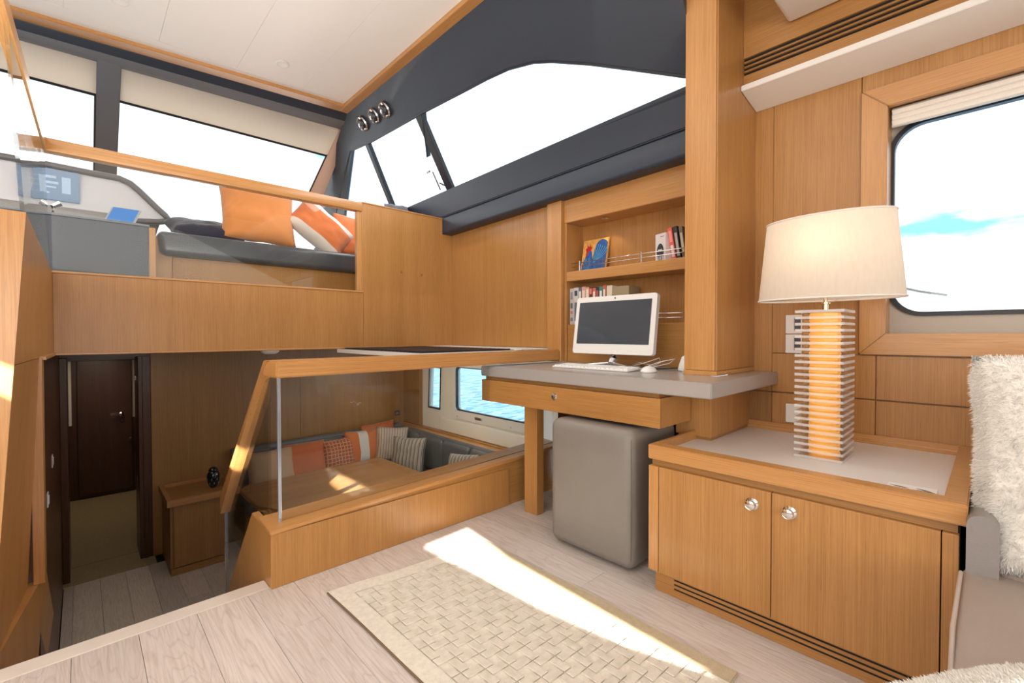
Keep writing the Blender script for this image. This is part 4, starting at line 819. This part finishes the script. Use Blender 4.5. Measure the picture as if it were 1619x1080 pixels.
# throw
bm = B(); gg = {}
nx_, ny_ = 30, 30
for i in range(nx_+1):
    for j in range(ny_+1):
        u = i/nx_; v = j/ny_
        x = .78+.37*u; y_ = .15-(x-.906)*.69-.60*v
        ed_ = min(1, min(u, 1-u, v, 1-v)*6)
        z = .412+.055*math.sqrt(ed_)+.018*noise.noise(Vector((x*8, y_*8, 2)))*ed_
        if x < 1.04: z -= (1.04-x)*.10
        gg[i, j] = bm.verts.new((x, y_+.02*noise.noise(Vector((x*7, 1, 1))), z))
for i in range(nx_):
    for j in range(ny_): bm.faces.new([gg[i, j], gg[i+1, j], gg[i+1, j+1], gg[i, j+1]])
furry('fur_throw', bm, 'white fluffy throw lying on the front edge of the sofa seat', 'throw', (1.0, -.1, .42), 45000, .012, 6)
# ============================================================ DINETTE BELOW
dt = thing('dining_table', 'polished teak dinette table with angled corners below the balustrade', 'table', (1.7, 4.0, -1.09))
tp_ = [(.986, 4.50), (.986, 3.955), (1.17, 3.60), (2.38, 3.53), (2.405, 3.65), (2.37, 4.60), (2.33, 4.622), (1.06, 4.575)]
put('tabletop', pz([(x, y_, -.390) for x, y_ in tp_], (0, 0, .04), b=.005), wood('table_teak', (.26, .125, .045), (.40, .20, .08), 'x', .22, .4), dt, smooth=True)
put('pedestal', lt([(.20, -1.085), (.20, -1.07), (.06, -1.05), (.055, -.42), (.14, -.40), (.14, -.392)], (1.7, 4.1, 0), 28), CHROME, dt, smooth=True)
bn = thing('corner_sofa', 'grey padded leather bench sofa around the dinette table', 'sofa', (2.1, 4.9, -1.09))
put('base', bx(1.10, 3.0, 4.80, 5.30, -1.088, -.72, b=.004), WM['x'], bn); put('base', bx(2.58, 3.0, 2.3, 4.79, -1.088, -.72, b=.004), WM['y'], bn)
put('seat_cushion', bx(1.10, 3.0, 4.76, 5.26, -.718, -.60, b=.03, seg=4), DARKL, bn, smooth=True); put('seat_cushion', bx(2.54, 3.0, 2.3, 4.755, -.718, -.60, b=.03, seg=4), DARKL, bn, smooth=True)
DG = plain('slate_padding', (.13, .135, .145), .4, bump=.25, bscale=200)
for k in range(5):
    xa = 1.10+k*.385; put('back_cushion', bx(xa, xa+.38, 5.27, 5.395, -.60, -.19+.0*k, b=.045, seg=5), DG, bn, smooth=True)
for k in range(6):
    ya = 2.3+k*.50; put('back_cushion', bx(2.955, 3.07, ya, ya+.495, -.60, -.21, b=.045, seg=5), DG, bn, smooth=True)
put('top_roll', tb([(1.10, 5.335, -.215), (2.0, 5.335, -.205), (3.02, 5.335, -.2)], .045, 12), DG, bn, smooth=True); put('top_roll', tb([(3.02, 5.33, -.22), (3.03, 4.0, -.22), (3.03, 2.3, -.22)], .04, 12), DG, bn, smooth=True)
ORG = (.58, .15, .035)
F = dict(beige=fabric('peach_beige', (.50, .32, .20)), orange=fabric('burnt_orange', (.50, .13, .045)), hexo=fabric('orange_lattice', (.36, .09, .04), (.62, .33, .20), 'hex', 9), band=fabric('orange_white_band', (.56, .16, .05), (.62, .58, .55), 'band', (.36, .64)),
 pale=fabric('pale_stripe', (.55, .45, .38), (.48, .38, .31), 'stripes', 12), stripe=fabric('brown_stripe', (.38, .32, .27), (.17, .14, .12), 'stripes', 9), bright=fabric('bright_orange', (.78, .29, .085)), bright2=fabric('orange_with_white_edge', (.78, .70, .64), (.74, .20, .06), 'band', (.20, .80)), navy=fabric('navy_cloth', (.012, .015, .04)), purp=fabric('orange_purple', (.80, .20, .06), (.28, .17, .60), 'band', (.55, 2)), grey=fabric('grey_cloth', (.12, .12, .14)))
def cushion(c, w_, h_, t_, xd, zd, mat, label, seed, grp='cushions along the dinette bench'):
    t = pillow(w_, h_, t_, frameM(c, xd, zd), seed); o = put('cushion', t, mat, smooth='all'); return tagit(o, label, 'cushion', grp)
cushion((1.405, 5.08, -.385), .46, .40, .15, (1, .05, .0), (0, .30, 1), F['beige'], 'plain peach cushion at the stair end of the dinette bench', 1)
cushion((1.745, 5.12, -.370), .46, .40, .15, (1, -.03, .0), (0, .30, 1), F['orange'], 'plain burnt orange cushion behind the chrome glass edge', 2)
cushion((2.115, 5.10, -.365), .36, .36, .14, (1, .02, .02), (0, .28, 1), F['hexo'], 'rust cushion with a lattice pattern on the dinette bench', 3)
cushion((2.40, 5.12, -.335), .42, .40, .14, (1, .0, -.03), (0, .25, 1), F['band'], 'orange cushion with one white centre band', 4)
cushion((2.66, 5.20, -.300), .44, .42, .12, (1, -.08, .06), (0, .2, 1), F['orange'], 'orange cushion in the bench corner, behind the paler ones', 5)
cushion((2.72, 5.00, -.335), .38, .42, .13, (.9, -.45, -.08), (.1, .25, 1), F['pale'], 'pale pinstriped cushion in the bench corner', 6)
cushion((2.72, 4.62, -.400), .42, .42, .14, (.55, -.85, 0), (.25, .12, 1), F['stripe'], 'grey and brown vertically striped cushion beside the table corner', 7)
cushion((2.84, 3.76, -.44), .40, .40, .13, (.25, -1, .10), (.35, .05, 1), F['stripe'], 'striped cushion half hidden by the low wall under the hull window', 8)
cushion((2.86, 3.42, -.42), .34, .38, .12, (.15, -1, -.05), (.30, .0, 1), F['pale'], 'pale cushion tip peeking over the low wall near the desk', 9)
# --- lower cabinet with vase
lc = thing('low_cupboard', 'brown teak cupboard with a tray top at the foot of the stairs', 'cupboard', (.75, 5.1, -1.09))
put('body', bx(.545, .97, 4.86, 5.40, -1.085, -.475), WM['z'], lc); put('door', bx(.560, .955, 4.842, 4.86, -1.02, -.48, b=.002), WM['z'], lc); put('plinth', bx(.538, .975, 4.845, 5.40, -1.088, -1.03), WM['x'], lc)
put('side_panel', bx(.536, .545, 4.85, 5.40, -1.025, -.475, b=.001), WM['z'], lc)
put('tray_top', plate([(.512, 4.80), (1.06, 4.80), (1.06, 5.40), (.512, 5.40)], [[(.545, 4.835), (1.03, 4.835), (1.03, 5.37), (.545, 5.37)]], lambda x, y_: (x, y_, -.475), (0, 0, .055)), wood('cupboard_edge', (.34, .15, .05), (.46, .22, .08), 'x', .3), lc)
put('inlay', bx(.546, 1.029, 4.836, 5.369, -.474, -.452), WM['x'], lc)
va_ = thing('vase', 'small black lidded vase with pale motifs on the cupboard', 'vase', (.90, 5.08, -.45))
vc = (.895, 5.08, -.4515)
put('vase_body', lt([(.022, 0), (.030, .01), (.046, .05), (.054, .09), (.053, .12), (.044, .145), (.034, .155)], vc, 28), plain('black_glaze', (.008, .010, .014), .12, coat=.6), va_, smooth=True)
put('lid', lt([(.038, .156), (.040, .162), (.032, .180), (.016, .192), (.004, .195)], vc, 24), plain('black_glaze_lid', (.01, .012, .016), .12, coat=.6), va_, smooth=True)
bm = B()
for a in range(8):
    for z, r in ((.045, .047), (.085, .056)):
        t = R(a*45+(22 if z > .06 else 0)); c = Vector((vc[0]+r*math.cos(t), vc[1]+r*math.sin(t), vc[2]+z)); s = Vector((-math.sin(t), math.cos(t), 0))
        prism(bm, [c-s*.004, c+Vector((0, 0, -.012)), c+s*.004, c+Vector((0, 0, .014))], Vector((math.cos(t), math.sin(t), 0))*.0012)
put('painted_motif', bm, plain('teal_glaze', (.10, .32, .30), .3), va_)
# ============================================================ BRIDGE
hc = thing('helm_console', 'glossy dark grey helm console behind the glass balustrade', 'console', (0, 3.5, 1.0))
put('front_panel', bx(-.60, .285, 3.30, 3.33, 1.0, 1.610, b=.003), plain('gloss_grey', (.055, .065, .09), .35, coat=.15), hc); put('top', bx(-.60, .290, 3.295, 3.75, 1.610, 1.622, b=.002), plain('console_top', (.16, .18, .21), .2, coat=.4), hc)
put('side_trim', bx(.287, .318, 3.31, 3.75, 1.0, 1.610, b=.002), WG['z'], hc)
put('throttle', tb([(-.10, 3.42, 1.622), (-.10, 3.43, 1.68), (-.07, 3.43, 1.70)], [.018, .012, .014], 10), CHROME, hc, smooth=True)
dash = [(-1.4, 1.76), (-.9, 1.76), (-.07, 1.752), (.15, 1.758), (.288, 1.768), (.40, 1.782), (.443, 1.794), (.456, 1.812), (.44, 1.836), (.40, 1.875), (.30, 1.984), (.255, 2.025), (.20, 2.046), (.078, 2.048), (-.2, 2.056), (-.9, 2.05), (-1.4, 2.04)]
da = thing('dashboard', 'white instrument dashboard with dark rounded rim and display', 'dashboard', (-.3, 4.05, 1.75))
put('fascia', plate(dash, [], lambda x, z: (x, 4.0+(z-1.75)*.15, z), (0, .12, 0)), plain('dash_white', (.70, .70, .74), .4), da)
put('rim', tb([(x, 3.99+(z-1.75)*.15, z) for x, z in dash[1:15]]+[(-.9, 4.03, 2.05)], .020, 8), plain('rim_grey', (.17, .165, .17), .4), da, smooth='all')
put('hood', pz([(-1.4, 4.04, 2.04), (.2, 4.04, 2.04), (.44, 4.0, 1.83), (.44, 4.0, 1.76), (.4, 5.2, 1.75), (-1.4, 5.2, 1.75)][:0] or [(-1.4, 4.13, 1.76), (.42, 4.13, 1.79), (.24, 4.13, 2.02), (-1.4, 4.13, 2.03)], (0, .5, -.1)), plain('hood_dark', (.05, .055, .065), .6), da)
scr = put('display', bx(-.262, .004, 3.996, 4.012, 1.832, 2.022, b=.003), emis('display_face', (.20, .28, .40), .35), da)
bm = B()
for a, b2, c2, d2_ in ((-.225, -.165, 1.965, 1.98), (-.225, -.16, 1.94, 1.952), (-.15, -.10, 1.965, 1.98), (-.15, -.09, 1.93, 1.945), (-.225, -.17, 1.91, 1.92), (-.15, -.1, 1.905, 1.915), (-.075, -.035, 1.88, 1.98), (-.225, -.13, 1.87, 1.88)): box(bm, a, b2, 3.9945, 3.9958, c2, d2_)
put('screen_menu', bm, emis('menu_pale', (.35, .45, .58), .5), scr)
put('lower_fascia', bx(-1.4, .25, 3.86, 4.0, 1.60, 1.775, b=.03, seg=4), plain('fascia_grey', (.33, .32, .32), .35), da, smooth=True)
tl = thing('tablet', 'tablet with a blue screen propped on the helm console', 'tablet', (.17, 3.32, 1.62))
put('casing', pz([(.100, 3.31, 1.624), (.228, 3.31, 1.624), (.262, 3.37, 1.712), (.134, 3.37, 1.712)], (0, .006, -.004), b=.0015), plain('tablet_silver', (.6, .62, .66), .3, .5), tl)
put('screen', pz([(.108, 3.3085, 1.626), (.218, 3.3085, 1.626), (.250, 3.3645, 1.708), (.140, 3.3645, 1.708)], (0, -.001, .0006)), emis('tablet_blue', (.045, .16, .42), .7), tl)
bb = thing('bridge_bench', 'charcoal upholstered bench with teak base behind the bulkhead glass', 'bench', (1.2, 3.8, .99))
put('base', bx(.42, 2.15, 3.52, 4.2, .992, 1.484, b=.002), W['z'], bb); put('side_trim', bx(.325, .42, 3.53, 4.2, .992, 1.60, b=.002), WG['z'], bb)
bm = bx(.345, 2.16, 3.46, 4.2, 1.486, 1.632, b=.035, seg=5)
for v in bm.verts:
    if v.co.x < .42: v.co.x += (1.60-v.co.z)*.12
put('seat_cushion', bm, plain('charcoal_vinyl', (.065, .075, .09), .3, coat=.2), bb, smooth=True)
g2 = 'cushions on the bridge bench'
cushion((.935, 3.62, 1.835), .48, .40, .17, (1, 0, -.02), (0, .28, 1), F['bright'], 'large bright orange cushion on the bridge bench', 21, g2)
cushion((1.365, 3.60, 1.815), .30, .46, .17, (.62, .12, .78), (-.78, .10, .62), F['bright2'], 'tilted orange cushion with a white side on the bridge bench', 22, g2)
cushion((1.66, 3.66, 1.80), .36, .36, .13, (1, .0, -.10), (.1, .22, 1), F['purp'], 'orange and violet cushion beside the bulkhead post', 23, g2)
cushion((.62, 3.68, 1.70), .42, .30, .12, (1, .1, .02), (0, .9, .35), F['navy'], 'dark navy cushion lying flat on the bridge bench', 24, g2)
cushion((2.06, 3.62, 2.02), .26, .26, .12, (1, .2, .12), (0, .3, 1), F['grey'], 'grey cushion peeking above the solid bulkhead panel', 25, g2)
cushion((1.87, 3.75, 2.02), .24, .24, .12, (1, .4, .3), (0, .3, 1), F['bright'], 'small orange cushion tip above the solid bulkhead panel', 26, g2)
put('backrest', bx(1.5, 2.15, 3.86, 4.0, 1.634, 1.98, b=.04, seg=4), NAVYL, bb, smooth=True)
